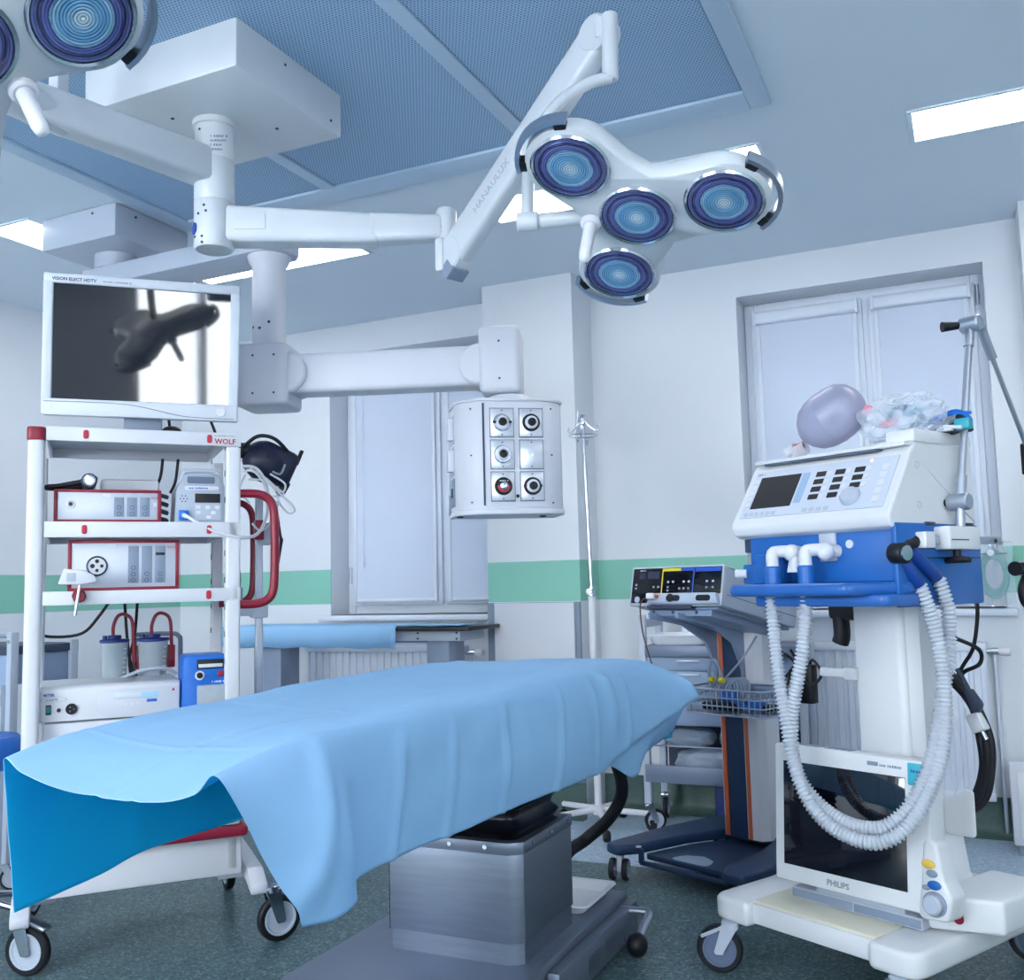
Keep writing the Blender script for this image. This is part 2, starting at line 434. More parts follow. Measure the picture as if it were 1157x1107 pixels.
for x0, x1 in ((XL, W1[0]), (W1[1], W2[0]), (W2[1], XR)): b.box((x0, YB, 0), (x1, YB+.4, H))
for w in (W1, W2): b.box((w[0], YB, 0), (w[1], YB+.4, SILL)); b.box((w[0], YB, HEAD), (w[1], YB+.4, H))
b.box((-2.51, 5.03, 0), (-1.948, YB, H)); b.box((.30, 5.09, 0), (.9, YB, H))
struct('wall_back', b, WALLP)
# wall protection panel on the pillar, with the darker board behind it
b = B().box((-2.508, 5.008, .19), (-1.947, 5.03, 1.155), .003); struct('trim_1', b, M('pillar_board', (128, 142, 162), .5))
b = B().box((-2.455, 4.985, .2), (-1.972, 5.008, 1.152), .004); struct('trim_2', b, WHITE2)
# green coved skirting
SK = M('skirting_vinyl', (70, 96, 92), .4, var=.22, scale=60)
def skirt(name, pts):
    b = B()
    for (x0, y0, x1, y1) in pts:
        d = Vector((x1-x0, y1-y0, 0)); L = d.length
        xf = frame((x0, y0, 0), d, Vector((0, 0, 1)).cross(d))
        b.prism([(0, 0), (-.06, 0), (-.03, .012), (-.012, .035), (-.008, .06), (-.008, .185), (0, .187)], 0, L, 'x', xf=xf)
    struct(name, b, SK, True)
skirt('baseboard_back', [(XL, YB, -2.51, YB), (-2.51, 5.03, -1.948, 5.03), (-1.948, YB, .30, YB), (.30, 5.09, .9, 5.09)])
skirt('baseboard_left', [(XL, YF, XL, YB)])

# ---- windows with roller blinds
WFR = M('window_white', (214, 222, 236), .35, var=.01)
BLIND = drape_cloth('blind_fabric', (206, 215, 232), (200, 215, 235), .02, .05)
GLASS = clear('window_glass', (200, 215, 225), .02, .9)
def window(idx, w, halves):
    t = bpy.data.objects.new('window_%d' % idx, None); COL.objects.link(t); t['kind'] = 'structure'
    t.location = (w[0], YB, SILL); WM[t] = Matrix.Translation(t.location)
    Y = YB+.2
    def P(n, b, m, par=t, **k): return part(n, b, m, par, world=True, **k)
    b = B(); x0, x1 = w; z0, z1 = SILL+.002, HEAD-.002
    b.box((x0+.002, Y, z0), (x0+.06, Y+.09, z1), .005); b.box((x1-.06, Y, z0), (x1-.002, Y+.09, z1), .005)
    mx = -3.0625 if idx == 1 else -.44
    b.box((mx-.035, Y, z0+.06), (mx+.035, Y+.09, z1-.05), .004)
    b.box((x0+.06, Y, z0), (x1-.06, Y+.09, z0+.07), .005); b.box((x0+.06, Y, z1-.06), (x1-.06, Y+.09, z1), .005)
    P('window_frame', b, WFR)
    b = B().box((x0-.045, 5.24, SILL-.035), (x1+.045 if idx == 2 else -2.512, YB+.2, SILL), .008); P('window_sill', b, WFR)
    for hx0, hx1, hx in halves:
        b = B(); a, c = z0+.055, z1-.045; f = .075; y = Y-.022
        b.box((hx0, y, a), (hx0+f, y+.05, c), .006); b.box((hx1-f, y, a), (hx1, y+.05, c), .006)
        b.box((hx0+f, y, a), (hx1-f, y+.05, a+f), .006); b.box((hx0+f, y, c-f), (hx1-f, y+.05, c), .006)
        s = P('sash', b, WFR)
        b = B().box((hx0+f, Y+.02, a+f), (hx1-f, Y+.026, c-f)); P('pane', b, GLASS, s)
        b = B().prism(rpoly([(y-.05, c-.085), (y-.003, c-.085), (y-.003, c-.015), (y-.05, c-.015)], [.02, 0, 0, .022]), hx0+.025, hx1-.025, 'x')
        for xx in (hx0+.018, hx1-.032): b.box((xx, y-.054, c-.09), (xx+.014, y-.001, c-.01), .003)
        bc = P('blind_cassette', b, WFR)
        b = B()
        for xx in (hx0+.028, hx1-.052): b.box((xx, y-.022, a+.02), (xx+.024, y-.003, c-.088), .003)
        P('guide_rail', b, WFR)
        b = B().box((hx0+.05, y-.014, a+.035), (hx1-.05, y-.011, c-.085)); P('blind', b, BLIND)
        b = B().box((hx0+.052, y-.022, a+.022), (hx1-.052, y-.005, a+.042), .004); P('blind_bottom_bar', b, WFR)
        if hx:
            b = B().box((hx-.013, y-.012, 1.78), (hx+.013, y, 1.86), .004).box((hx-.008, y-.045, 1.70), (hx+.008, y-.03, 1.835), .005).cyl((hx, y, 1.825), (hx, y-.04, 1.825), .008)
            P('window_handle', b, WFR)
    for xx in ((x1-.03,) if idx == 2 else (x0+.03,)):
        b = B()
        for z in (z1-.17, z0+.2): b.cyl((xx, Y-.012, z), (xx, Y-.012, z+.11), .009, n=10); b.cyl((xx, Y-.012, z+.045), (xx, Y-.012, z+.06), .0115, n=10)
        P('hinge', b, ALU)
    b = B().tube([(w[0]+.16, Y-.06, z1-.13), (w[0]+.162, Y-.062, 1.8), (w[0]+.158, Y-.06, 1.45)], .0025, 6).cyl((w[0]+.158, Y-.06, 1.39), (w[0]+.158, Y-.06, 1.45), .007, .005, 8)
    if idx == 1: P('blind_cord', b, WFR)
    return t
window(1, W1, [(-3.765, -3.075, None), (-3.05, -2.61, -3.0)])
window(2, W2, [(-1.05, -.455, None), (-.425, .095, None)])

# windows added in the unseen wall behind the camera for front light and reflection
for nm, W in (('window_3', W3), ('window_4', W4)):
    b = B(); xm = (W[0]+W[1])/2
    for x0, x1, z0, z1 in ((W[0], W[0]+.06, W[2], W[3]), (W[1]-.06, W[1], W[2], W[3]), (W[0]+.06, W[1]-.06, W[2], W[2]+.07), (W[0]+.06, W[1]-.06, W[3]-.06, W[3]), (xm-.035, xm+.035, W[2]+.07, W[3]-.06)): b.box((x0, YF-.2, z0), (x1, YF-.12, z1), .004)
    o = struct(nm, b, WFR)
    b = B().box((W[0]+.05, YF-.165, W[2]+.06), (W[1]-.05, YF-.159, W[3]-.05)); part('pane', b, GLASS, o)

# ---- ceiling light panels
LIGHT = glow('light_diffuser', LAMP_COLOUR, LAMP_POWER)
def lamp_panel(x0, y0, x1, y1, label):
    t = thing('ceiling_light', label, 'ceiling light', ((x0+x1)/2, (y0+y1)/2, H), 0, 'ceiling light panels')
    b = B(); f = .018
    for a, c in (((x0-f, y0-f), (x1+f, y0)), ((x0-f, y1), (x1+f, y1+f)), ((x0-f, y0), (x0, y1)), ((x1, y0), (x1+f, y1))): b.box((a[0], a[1], H-.008), (c[0], c[1], H-.0005), .002)
    part('light_frame', b, CEILP, t, world=True)
    b = B().box((x0, y0, H-.006), (x1, y1, H-.001)); part('diffuser', b, LIGHT, t, world=True)
lamp_panel(-.101, 3.88, 1.16, 4.15, 'bright ceiling light panel at the right edge, above the big window')
lamp_panel(-1.955, 3.875, -.685, 4.145, 'bright ceiling light panel half hidden behind the four-lens lamp head')
lamp_panel(-3.81, 3.93, -2.75, 4.2, 'bright ceiling light panel behind the equipment pendant column')
lamp_panel(-4.15, 3.055, -3.87, 4.3, 'bright ceiling light panel at the far left, beside the pendant ceiling box')
for x0, y0, x1, y1, l in ((-.101, .3, 1.16, .57, 'ceiling light panel near the camera on the right'), (-1.955, .3, -.685, .57, 'ceiling light panel above the camera'), (-3.81, .3, -2.55, .57, 'ceiling light panel near the camera on the left'), (1.3, 1.4, 1.57, 2.66, 'ceiling light panel along the right side of the room'), (-.101, -1.25, 1.16, -.98, 'ceiling light panel added behind the camera on the right'), (-1.955, -1.25, -.685, -.98, 'ceiling light panel added behind the camera'), (-3.81, -1.25, -2.55, -.98, 'ceiling light panel added behind the camera on the left')):  # unseen panels; the row behind the camera is added as front light
    lamp_panel(x0, y0, x1, y1, l)

# ---- laminar flow ceiling field: frame, cross bars and perforated sheets
t = thing('ceiling_vent', 'large blue-grey perforated air supply field set in the ceiling', 'ceiling vent', (-1.925, 2.2, H))
VX = (-3.3, -2.425, -1.468, -.56); VY = (.9, 3.53); fr = .075
b = B()
b.box((VX[0], VY[0], H-.022), (VX[0]+fr, VY[1], H-.001), .004); b.box((VX[3]-fr, VY[0], H-.022), (VX[3], VY[1], H-.001), .004)
b.box((VX[0]+fr, VY[1]-fr-.06, H-.022), (VX[3]-fr, VY[1], H-.001), .004); b.box((VX[0]+fr, VY[0], H-.022), (VX[3]-fr, VY[0]+fr, H-.001), .004)
VFR = M('vent_frame', (186, 208, 230), .45, var=.02)
part('vent_frame', b, VFR, t, world=True)
for x in VX[1:3]:
    b = B().box((x-.03, VY[0]+fr, H-.02), (x+.03, VY[1]-fr-.06, H-.002), .003); part('crossbar', b, VFR, t, world=True)
PERF = perforated()
for k in range(3):
    x0 = VX[k]+(fr if k == 0 else .03); x1 = VX[k+1]-(fr if k == 2 else .03)
    b = B().box((x0+.004, VY[0]+fr+.004, H-.012), (x1-.004, VY[1]-fr-.064, H-.003)); part('perforated_sheet', b, PERF, t, world=True)

# ================================================================ SURGICAL LIGHT
t = thing('surgical_light', 'white ceiling-mounted surgical light with two four-lens heads on long arms', 'surgical light', (-2.235, 2.48, H))
SL = t
def P(n, b, m, par=None, **k): return part(n, b, m, par or SL, world=True, **k)
b = B().box((-2.556, 2.216, 2.834), (-1.918, 2.765, 2.999), .009); hs = P('ceiling_housing', b, LAMPW)
b = B()
for p in ((-1.918, 2.45, 2.95), (-1.918, 2.7, 2.87)): b.cyl(p, (p[0]+.002, p[1], p[2]), .005, n=8)
for p in ((-2.33, 2.38, 2.834), (-2.07, 2.6, 2.834)): b.cyl(p, (p[0], p[1], p[2]-.003), .006, n=8)
P('screw', b, DGREY, hs)
CX, CY = -2.235, 2.477
b = B().lathe([(.073, 2.834), (.073, 2.815), (.066, 2.812), (.066, 2.70), (.0645, 2.698), (.066, 2.696), (.066, 2.555), (.0645, 2.553), (.066, 2.551), (.066, 2.40), (.06, 2.392), (0, 2.39)][::-1], 36, Matrix.Translation((CX, CY, 0)))
colm = P('column', b, LAMPW)
def oncol(ang, z, r=.0665): a = math.radians(ang); return Vector((CX+r*math.cos(a), CY+r*math.sin(a), z)), Vector((math.cos(a), math.sin(a), 0))
b = B()
for a, z in ((-95, 2.79), (-95, 2.725), (-78, 2.525), (-98, 2.50), (-72, 2.505), (-84, 2.42), (-115, 2.425), (-84, 2.4)):
    p, n = oncol(a, z); b.cyl(p-n*.002, p+n*.0015, .0045, n=8)
P('screw', b, DGREY, colm)
p, n = oncol(-122, 2.455); b = B().cyl(p-n*.003, p+n*.001, .021, n=20); P('blue_sticker', b, M('sticker_blue', (28, 70, 170), .5), colm)
p, n = oncol(-60, 2.757, .0668)
print_line(.055, .008, frame(p, Vector((0, 0, 1)).cross(n), (0, 0, 1)), INKG, colm, True, 4)
# lower arm, reaching right
def arm(p, q, w0, h0, w1, h1, bev=.018):
    p, q = Vector(p), Vector(q); L = (q-p).length; xf = frame(p, q-p, Vector((0, 0, 1)).cross(q-p))
    t = bmesh.new(); bmesh.ops.create_cube(t, size=1.0)
    for v in t.verts:
        e = v.co.x > 0
        v.co = Vector((L if e else 0, v.co.y*(w1 if e else w0), v.co.z*(h1 if e else h0)))
    bmesh.ops.bevel(t, geom=list(t.edges), offset=bev, segments=3, affect='EDGES', profile=.5)
    return t, xf
J = Vector((-1.565, 2.875, 2.455))
b = B(); b.merge(*arm((CX+.03, CY+.02, 2.475), (-1.76, 2.76, 2.465), .1, .125, .09, .105)); b.merge(*arm((-1.80, 2.735, 2.468), (-1.575, 2.87, 2.478), .09, .104, .07, .085))
a2 = P('lower_arm', b, LAMPW)
d2 = (J-Vector((CX, CY, J.z))).normalized(); n2 = Vector((d2.y, -d2.x, 0))
b = B().box((0, 0, 0), (.1, .003, .055), .001, xf=frame(Vector((CX, CY, 2.45))+d2*.075+n2*.0505, d2, -n2))
P('cover_plate', b, LAMPW, a2)
b = B().lathe([(0, 2.405), (.034, 2.405), (.036, 2.41), (.036, 2.535), (.03, 2.545), (0, 2.545)], 24, Matrix.Translation((J.x, J.y, 0)))
jn = P('joint', b, LAMPW)
b = B()
for z in (2.455, 2.475): b.cyl((J.x-.004, J.y-.034, z), (J.x-.005, J.y-.038, z), .0045, n=8)
P('screw', b, DGREY, jn)
# spring arm rising to the right
T = Vector((-.905, 2.63, 2.865)); J2 = Vector((-1.525, 2.862, 2.375)); sd = (T-J2).normalized(); sn = sd.cross(Vector((0, 0, 1))).normalized()
b = B(); b.merge(*arm(J2, T, .07, .12, .07, .11, .02))
for c, r in ((J2, .062), (T, .058)): b.lathe([(0, -.037), (r-.008, -.037), (r, -.03), (r, .03), (r-.008, .037), (0, .037)], 28, axis(c, c+sn))
b.box((-.035, -.03, -.06), (.0, .03, .06), .012, xf=Matrix.Translation(J2+Vector((-.03, -.005, .0))))
sa = P('spring_arm', b, LAMPW)
b = B().box((-.05, -.0385, -.026), (.0, .0385, .026), .006, xf=frame(J2-sd*.012+sd.cross(sn)*.042, sd, sn)); P('end_cap', b, GREY, sa)
xt = frame(J2+sd*.17+sn*.0372+sn.cross(sd)*-.012, sd, sn.cross(sd)); 
text('HANAULUX', .034, xt, M('ink_pale', (168, 180, 200), .5), sa, world=True, sx=1.1)
b = B().cyl((-.865, 2.60, 2.705), (-.858, 2.595, 2.905), .024, n=22, bev=.005).box((-.905, 2.58, 2.835), (-.845, 2.63, 2.90), .012)
P('upper_tube', b, LAMPW)
BR = [(-.864, 2.598, 2.712), (-.92, 2.56, 2.69), (-.99, 2.50, 2.62), (-1.035, 2.45, 2.52), (-1.05, 2.415, 2.40), (-1.052, 2.40, 2.27), (-1.052, 2.395, 2.245)]
b = B().tube(BR, .0175, 14, 8).cyl((-1.078, 2.385, 2.246), (-1.02, 2.405, 2.246), .026, n=20, bev=.005).cyl((-1.02, 2.405, 2.246), (-.9, 2.45, 2.25), .021, n=20, bev=.004)
P('yoke', b, LAMPW)

LENS = lens_glass()
def star(r_lobe, R, neck, n=10):
    """outline of a four-lens head: three lobes round a centre, concave between them"""
    pts = []
    for k in range(3):
        a0 = math.radians(90-120*k)
        for i in range(n+1):
            a = a0 + math.radians(105) - math.radians(210)*i/n
            pts.append((R*math.cos(a0)+r_lobe*math.cos(a), R*math.sin(a0)+r_lobe*math.sin(a)))
        am = a0 - math.radians(60); pts.append((neck*math.cos(am), neck*math.sin(am)))
    return pts
def lens_unit(xf, r, par):
    b = B().lathe([(r*.96, -.01), (r*1.03, -.004), (r*1.06, .006), (r*1.02, .011), (r*.97, .008)], 40, xf, cap=False)
    rim = P('lens_rim', b, CHROME, par)
    bm = bmesh.new(); uv = bm.loops.layers.uv.new('UVMap'); n, K = 48, 14; rr = r*.975
    rings = [[bm.verts.new((rr*k/K*math.cos(2*PI*i/n), rr*k/K*math.sin(2*PI*i/n), .0065+.006*(1-(k/K)**2)-(.0012 if k % 2 else 0))) for i in range(n)] if k else [bm.verts.new((0, 0, .0125))] for k in range(K+1)]
    for k in range(K):
        for i in range(n):
            j = (i+1) % n; A, C = rings[k], rings[k+1]
            vs = [A[0], C[i], C[j]] if k == 0 else [A[i], C[i], C[j], A[j]]
            f = bm.faces.new(vs)
            uvs = [(0, (i+.5)/n), ((k+1)/K, i/n), ((k+1)/K, (i+1)/n)] if k == 0 else [(k/K, i/n), ((k+1)/K, i/n), ((k+1)/K, (i+1)/n), (k/K, (i+1)/n)]
            for l, q in zip(f.loops, uvs): l[uv].uv = q
    bmesh.ops.transform(bm, matrix=xf, verts=bm.verts)
    b = B(); b.bm.free(); b.bm = bm
    P('lens', b, LENS, rim, ang=80)
def lamp_head(xf, R, grips, grip_pos, grip_dir):
    r = .098
    b = B(); o = rpoly(star(r*1.21, R, R*.6), 0)
    sm = spline([Vector(p) for p in o], 2, True); o = [(p.x, p.y) for p in sm]
    t = bmesh.new()
    lv = [(1.0, -.0), (1.0, -.035), (.95, -.055), (.85, -.068)]
    rings = []
    inner = [t.verts.new((x*.97, y*.97, .004)) for x, y in o]
    rings.append(inner)
    for s_, z in lv: rings.append([t.verts.new((x*s_, y*s_, z)) for x, y in o])
    N = len(o)
    for A, C in zip(rings, rings[1:]):
        for i in range(N): t.faces.new((A[i], C[i], C[(i+1) % N], A[(i+1) % N]))
    t.faces.new(inner); t.faces.new(rings[-1][::-1])
    bmesh.ops.recalc_face_normals(t, faces=t.faces)
    b.merge(t, xf); hd = P('lamp_head', b, LAMPW, ang=50)
    cs = [(0, 0)] + [(R*math.cos(math.radians(90-120*k)), R*math.sin(math.radians(90-120*k))) for k in range(3)]
    for c in cs: lens_unit(xf @ Matrix.Translation((c[0], c[1], .002)), r, hd)
    for k, (a0, a1) in grips:
        c = cs[k+1]; pts = []
        for i in range(11):
            a = math.radians(a0+(a1-a0)*i/10); pts.append(xf @ Vector((c[0]+r*1.42*math.cos(a), c[1]+r*1.42*math.sin(a), -.01)))
        b = B()
        for i in range(10):      # flat curved rail
            pass
        t = bmesh.new(); n = len(pts); A = []
        for i in range(n):
            a = math.radians(a0+(a1-a0)*i/(n-1)); sec = []
            for dr, dz in ((-.006, -.016), (.006, -.016), (.008, 0), (.006, .016), (-.006, .016), (-.008, 0)):
                q = xf @ Vector((c[0]+(r*1.42+dr)*math.cos(a), c[1]+(r*1.42+dr)*math.sin(a), -.012+dz)); sec.append(t.verts.new(q))
            A.append(sec)
        for X, Y in zip(A, A[1:]):
            for i in range(6): t.faces.new((X[i], X[(i+1) % 6], Y[(i+1) % 6], Y[i]))
        t.faces.new(A[0]); t.faces.new(A[-1]); bmesh.ops.recalc_face_normals(t, faces=t.faces)
        b.merge(t); g = P('grip_rail', b, ALU)
        b = B()
        for f_ in (.08, .92):
            a = math.radians(a0+(a1-a0)*f_); b.box((r*1.17, -.016, -.026), (r*1.4, .016, .004), .004, xf=xf @ Matrix.Translation((c[0], c[1], 0)) @ Matrix.Rotation(a, 4, 'Z'))
        P('rail_bracket', b, BLACK, g)
    gp = xf @ Vector(grip_pos); gd = (xf.to_3x3() @ Vector(grip_dir)).normalized()
    b = B().cyl(gp, gp+gd*.03, .028, n=22, bev=.006).lathe([(.017, 0), (.0165, .1), (.014, .118), (.008, .125), (0, .127)], 18, axis(gp+gd*.028, gp+gd*.1))
    P('steriliser_handle', b, WHITE)
    return hd
MH = Matrix(((.864, -.503, -.022, -.746), (-.463, -.775, -.43, 2.43), (.199, .382, -.903, 2.221), (0, 0, 0, 1)))
lamp_head(MH, .232, [(0, (44, 145)), (1, (-90, 24)), (2, (158, 256))], (-.108, .07, -.01), (0, 0, 1))
# left lamp head, seen from below at the top left corner
OL = Vector((-1.627, 1.127, 2.267)); nL = Vector((.573, -.115, -.812)).normalized()
yL = (Vector((-1.492, 1.253, 2.345))-OL); yL = (yL - nL*yL.dot(nL)).normalized(); xL = yL.cross(nL)
ML = Matrix(((xL.x, yL.x, nL.x, OL.x), (xL.y, yL.y, nL.y, OL.y), (xL.z, yL.z, nL.z, OL.z), (0, 0, 0, 1)))
lamp_head(ML, .225, [(0, (24, 125)), (1, (-90, 24)), (2, (158, 256))], (.119, .076, -.01), (0, 0, 1))
A1 = Vector((-2.385, 1.80, 2.674))
b = B(); b.merge(*arm((CX-.01, CY-.03, 2.672), (-2.382, 1.86, 2.674), .105, .12, .095, .105)); b.cyl((-2.37, 1.99, 2.666), A1+Vector((0, -.1, -.004)), .052, .062, 24, .006)
P('upper_arm', b, LAMPW)
b = B().box((-2.41, 1.955, 2.66), (-2.365, 2.0, 2.875), .01); b.tube([(-2.387, 1.977, 2.86), (-2.3, 1.9, 2.89), (-2.0, 1.6, 2.8), (-1.8, 1.32, 2.52), (-1.7, 1.2, 2.36)], .02, 12, 6)
P('yoke', b, LAMPW)

# ================================================================ SUPPLY PENDANT
t = thing('supply_pendant', 'white ceiling supply pendant with jointed arm and hanging gas outlet box', 'supply pendant', (-3.59, 3.32, H))
PD = t
def P(n, b, m, par=None, **k): return part(n, b, m, par or PD, world=True, **k)
b = B().box((-3.825, 3.093, 2.845), (-3.36, 3.545, 2.999), .01)
bx = P('ceiling_housing', b, GREYW)
b = B()
for p in ((-3.5, 3.09, 2.97), (-3.35, 3.2, 2.96)): b.cyl((p[0], p[1]+.004, p[2]), p, .006, n=8)
P('screw', b, DGREY, bx)
b = B().cyl((-3.59, 3.32, 2.775), (-3.59, 3.32, 2.846), .1, n=28); P('hub', b, GREYW)
b = B().prism(rpoly([(-3.72, 3.22), (-2.58, 3.2), (-2.555, 3.26), (-2.555, 3.36), (-2.6, 3.4), (-3.72, 3.42)], .03), 2.685, 2.775, bev=.01)
P('upper_arm', b, GREYW)
PX, PY = -2.671, 3.30
b = B().lathe([(0, 2.2), (.07, 2.2), (.0705, 2.60), (.072, 2.64), (.085, 2.66), (.094, 2.686)], 30, Matrix.Translation((PX, PY, 0)), cap=False)
c = P('column', b, WHITE2)
b = B()
for a, z in ((-85, 2.36), (-52, 2.385), (-120, 2.37)): p, n = Vector((PX+.071*math.cos(math.radians(a)), PY+.071*math.sin(math.radians(a)), z)), Vector((math.cos(math.radians(a)), math.sin(math.radians(a)), 0)); b.cyl(p-n*.003, p+n*.001, .0065, n=10)
P('screw', b, DGREY, c)
FX = Matrix.Translation((PX, PY, 0)) @ Matrix.Rotation(math.radians(20), 4, 'Z')
b = B().prism(rrect(-.115, -.12, .115, .12, .045), 2.022, 2.285, bev=.018, seg=3, xf=FX); eb = P('elbow_housing', b, WHITE2)
b = B()
for z in (2.07, 2.23): b.cyl((-.03, -.1205, z), (-.03, -.117, z), .005, n=8, ).cyl((.06, -.1205, z), (.06, -.117, z), .005, n=8)
bmesh.ops.transform(b.bm, matrix=FX, verts=b.bm.verts); P('screw', b, DGREY, eb)
b = B().box((.09, -.07, 2.075), (.93, .07, 2.245), .02, 3, FX)
la = P('lower_arm', b, WHITE2)
b = B().cyl((.10, -.095, 2.16), (.10, .095, 2.16), .086, n=32, bev=.008).cyl((.915, -.095, 2.16), (.915, .095, 2.16), .086, n=32, bev=.008)
bmesh.ops.transform(b.bm, matrix=FX, verts=b.bm.verts); P('joint_disc', b, WHITE2)
b = B().box((.915, -.115, 2.035), (1.085, .115, 2.315), .024, 3, FX); e2 = P('end_housing', b, WHITE2)
b = B()
for z in (2.09, 2.245): b.cyl((1.0, -.1165, z), (1.0, -.113, z), .005, n=8)
bmesh.ops.transform(b.bm, matrix=FX, verts=b.bm.verts); P('screw', b, DGREY, e2)
GX = Matrix.Translation((-1.69, 3.68, 0)) @ Matrix.Rotation(math.radians(35), 4, 'Z')
def G(n, b, m, par=None, **k): bmesh.ops.transform(b.bm, matrix=GX, verts=b.bm.verts); return P(n, b, m, par, **k)
b = B().prism([(-.262, .13), (-.262, -.02), (-.235, -.075), (-.165, -.13), (.09, -.13), (.155, -.095), (.178, -.06), (.178, .13)], 1.555, 1.995, bev=.004)
b.prism([(-.268, .135), (-.268, -.022), (-.24, -.08), (-.168, -.137), (.092, -.137), (.16, -.1), (.184, -.062), (.184, .135)], 1.535, 1.556, bev=.004)
b.prism([(-.268, .135), (-.268, -.022), (-.24, -.08), (-.168, -.137), (.092, -.137), (.16, -.1), (.184, -.062), (.184, .135)], 1.994, 2.006, bev=.003)
b.cyl((-.03, -.02, 2.0), (-.03, -.02, 2.03), .1, .085, 30)
ob = G('outlet_box', b, WHITE2)
b = B().box((-.15, -.1335, 1.565), (.088, -.128, 1.99), .002); G('front_panel', b, WHITE2, ob)
b = B().box((-.162, -.1325, 1.57), (-.154, -.128, 1.985), .001); G('edge_strip', b, DGREY, ob)
def pane(x, z, w=.094, h=.115): return B().box((x-w/2, -.1395, z-h/2), (x+w/2, -.133, z+h/2), .0025)
PLX = (-.083, .036); PLZ = (1.904, 1.775, 1.646)
for i, x in enumerate(PLX):
    for j, z in enumerate(PLZ):
        G('plate_shadow_backing', B().box((x-.0495, -.1345, z-.061), (x+.0495, -.1325, z+.0605)), M('plate_shadow_grey', (96, 104, 124), .5), ob)  # grey backing added so its rim draws the shadow at the plate edges
        pl = G('socket_plate', pane(x, z), M('socket_plate_metal', (206, 210, 220), .28, .55, var=.04), ob)
        b = B()
        for s in (-1, 1): b.cyl((x, -.1385, z+s*.049), (x, -.141, z+s*.049), .003, n=8)
        G('screw', b, DGREY, ob)
        if (i, j) == (1, 1): continue
        xf = Matrix.Translation((x, -.1395, z)) @ Matrix.Rotation(PI/2, 4, 'X')
        red = (i, j) == (0, 2)
        b = B().lathe([(.036, 0), (.036, .006), (.033, .009), (.0, .009)], 30, xf); G('socket_ring', b, BLACK if red or (i, j) != (0, 1) and i == 1 else CHROME, ob)
        b = B().lathe([(.026, .009), (.026, .016), (.023, .018), (.012, .018), (.012, .012), (0, .012)], 26, xf); G('socket_collar', b, WHITE2 if not red else BLACK, ob)
        b = B().lathe([(.0165, .018), (.0165, .026), (.012, .028), (.007, .028), (.007, .016), (0, .016)], 20, xf); G('socket_core', b, BLACK if not red else CHROME, ob)
        if red:
            b = B(); n = 20; t2 = bmesh.new(); A = [[t2.verts.new(((r*math.cos(math.radians(175+190*k/n))), r*math.sin(math.radians(175+190*k/n)), .0185)) for r in (.014, .0255)] for k in range(n+1)]
            for X, Y in zip(A, A[1:]): t2.faces.new((X[0], X[1], Y[1], Y[0]))
            b.merge(t2, xf); G('red_band', b, PRED, ob, label='red curved band on the black lower left socket')
            print_line(.034, .006, GX @ Matrix.Translation((x-.017, -.1582, z+.018)) @ Matrix.Rotation(PI/2, 4, 'X'), WHITE2, ob, True)
        if (i, j) in ((1, 2), (0, 0)):
            b = B()
            for s in (-1, 1): b.box((x+s*.031-.007, -.155, z-.004), (x+s*.031+.007, -.137, z+.005), .002)
            G('latch', b, BLACK, ob)
b = B().cyl((-.024, -.13, 1.607), (-.024, -.134, 1.607), .0075, n=14); G('equipotential_pin', b, BLACK, ob)
b = B()
for x, y, z in ((-.205, -.103, 1.965), (-.205, -.103, 1.775), (-.205, -.103, 1.585), (.125, -.114, 1.965), (.125, -.114, 1.775), (.125, -.114, 1.58)): b.cyl((x, y, z), (x-.002, y-.004, z), .0035, n=8)
G('screw', b, DGREY, ob)
for k, z in enumerate((1.895, 1.765, 1.635)):
    b = B().box((-.268, -.015, z-.058), (-.262, .09, z+.058), .002)
    sp = G('side_plate', b, GREYW if k < 2 else GREY, ob)
    b = B()
    if k < 2: b.box((-.29, -.012, z-.045), (-.266, .03, z+.045), .003).cyl((-.267, .05, z-.01), (-.275, .05, z-.01), .018, n=16)
    else: b.box((-.272, .02, z-.02), (-.267, .05, z+.02), .003)
    G('side_socket', b, WHITE2 if k < 2 else BLACK, ob)
b = B()
for x in (-.245, .1): b.cyl((x, -.02, 1.535), (x, -.02, 1.53), .014, n=12)
G('foot', b, BLACK, ob)

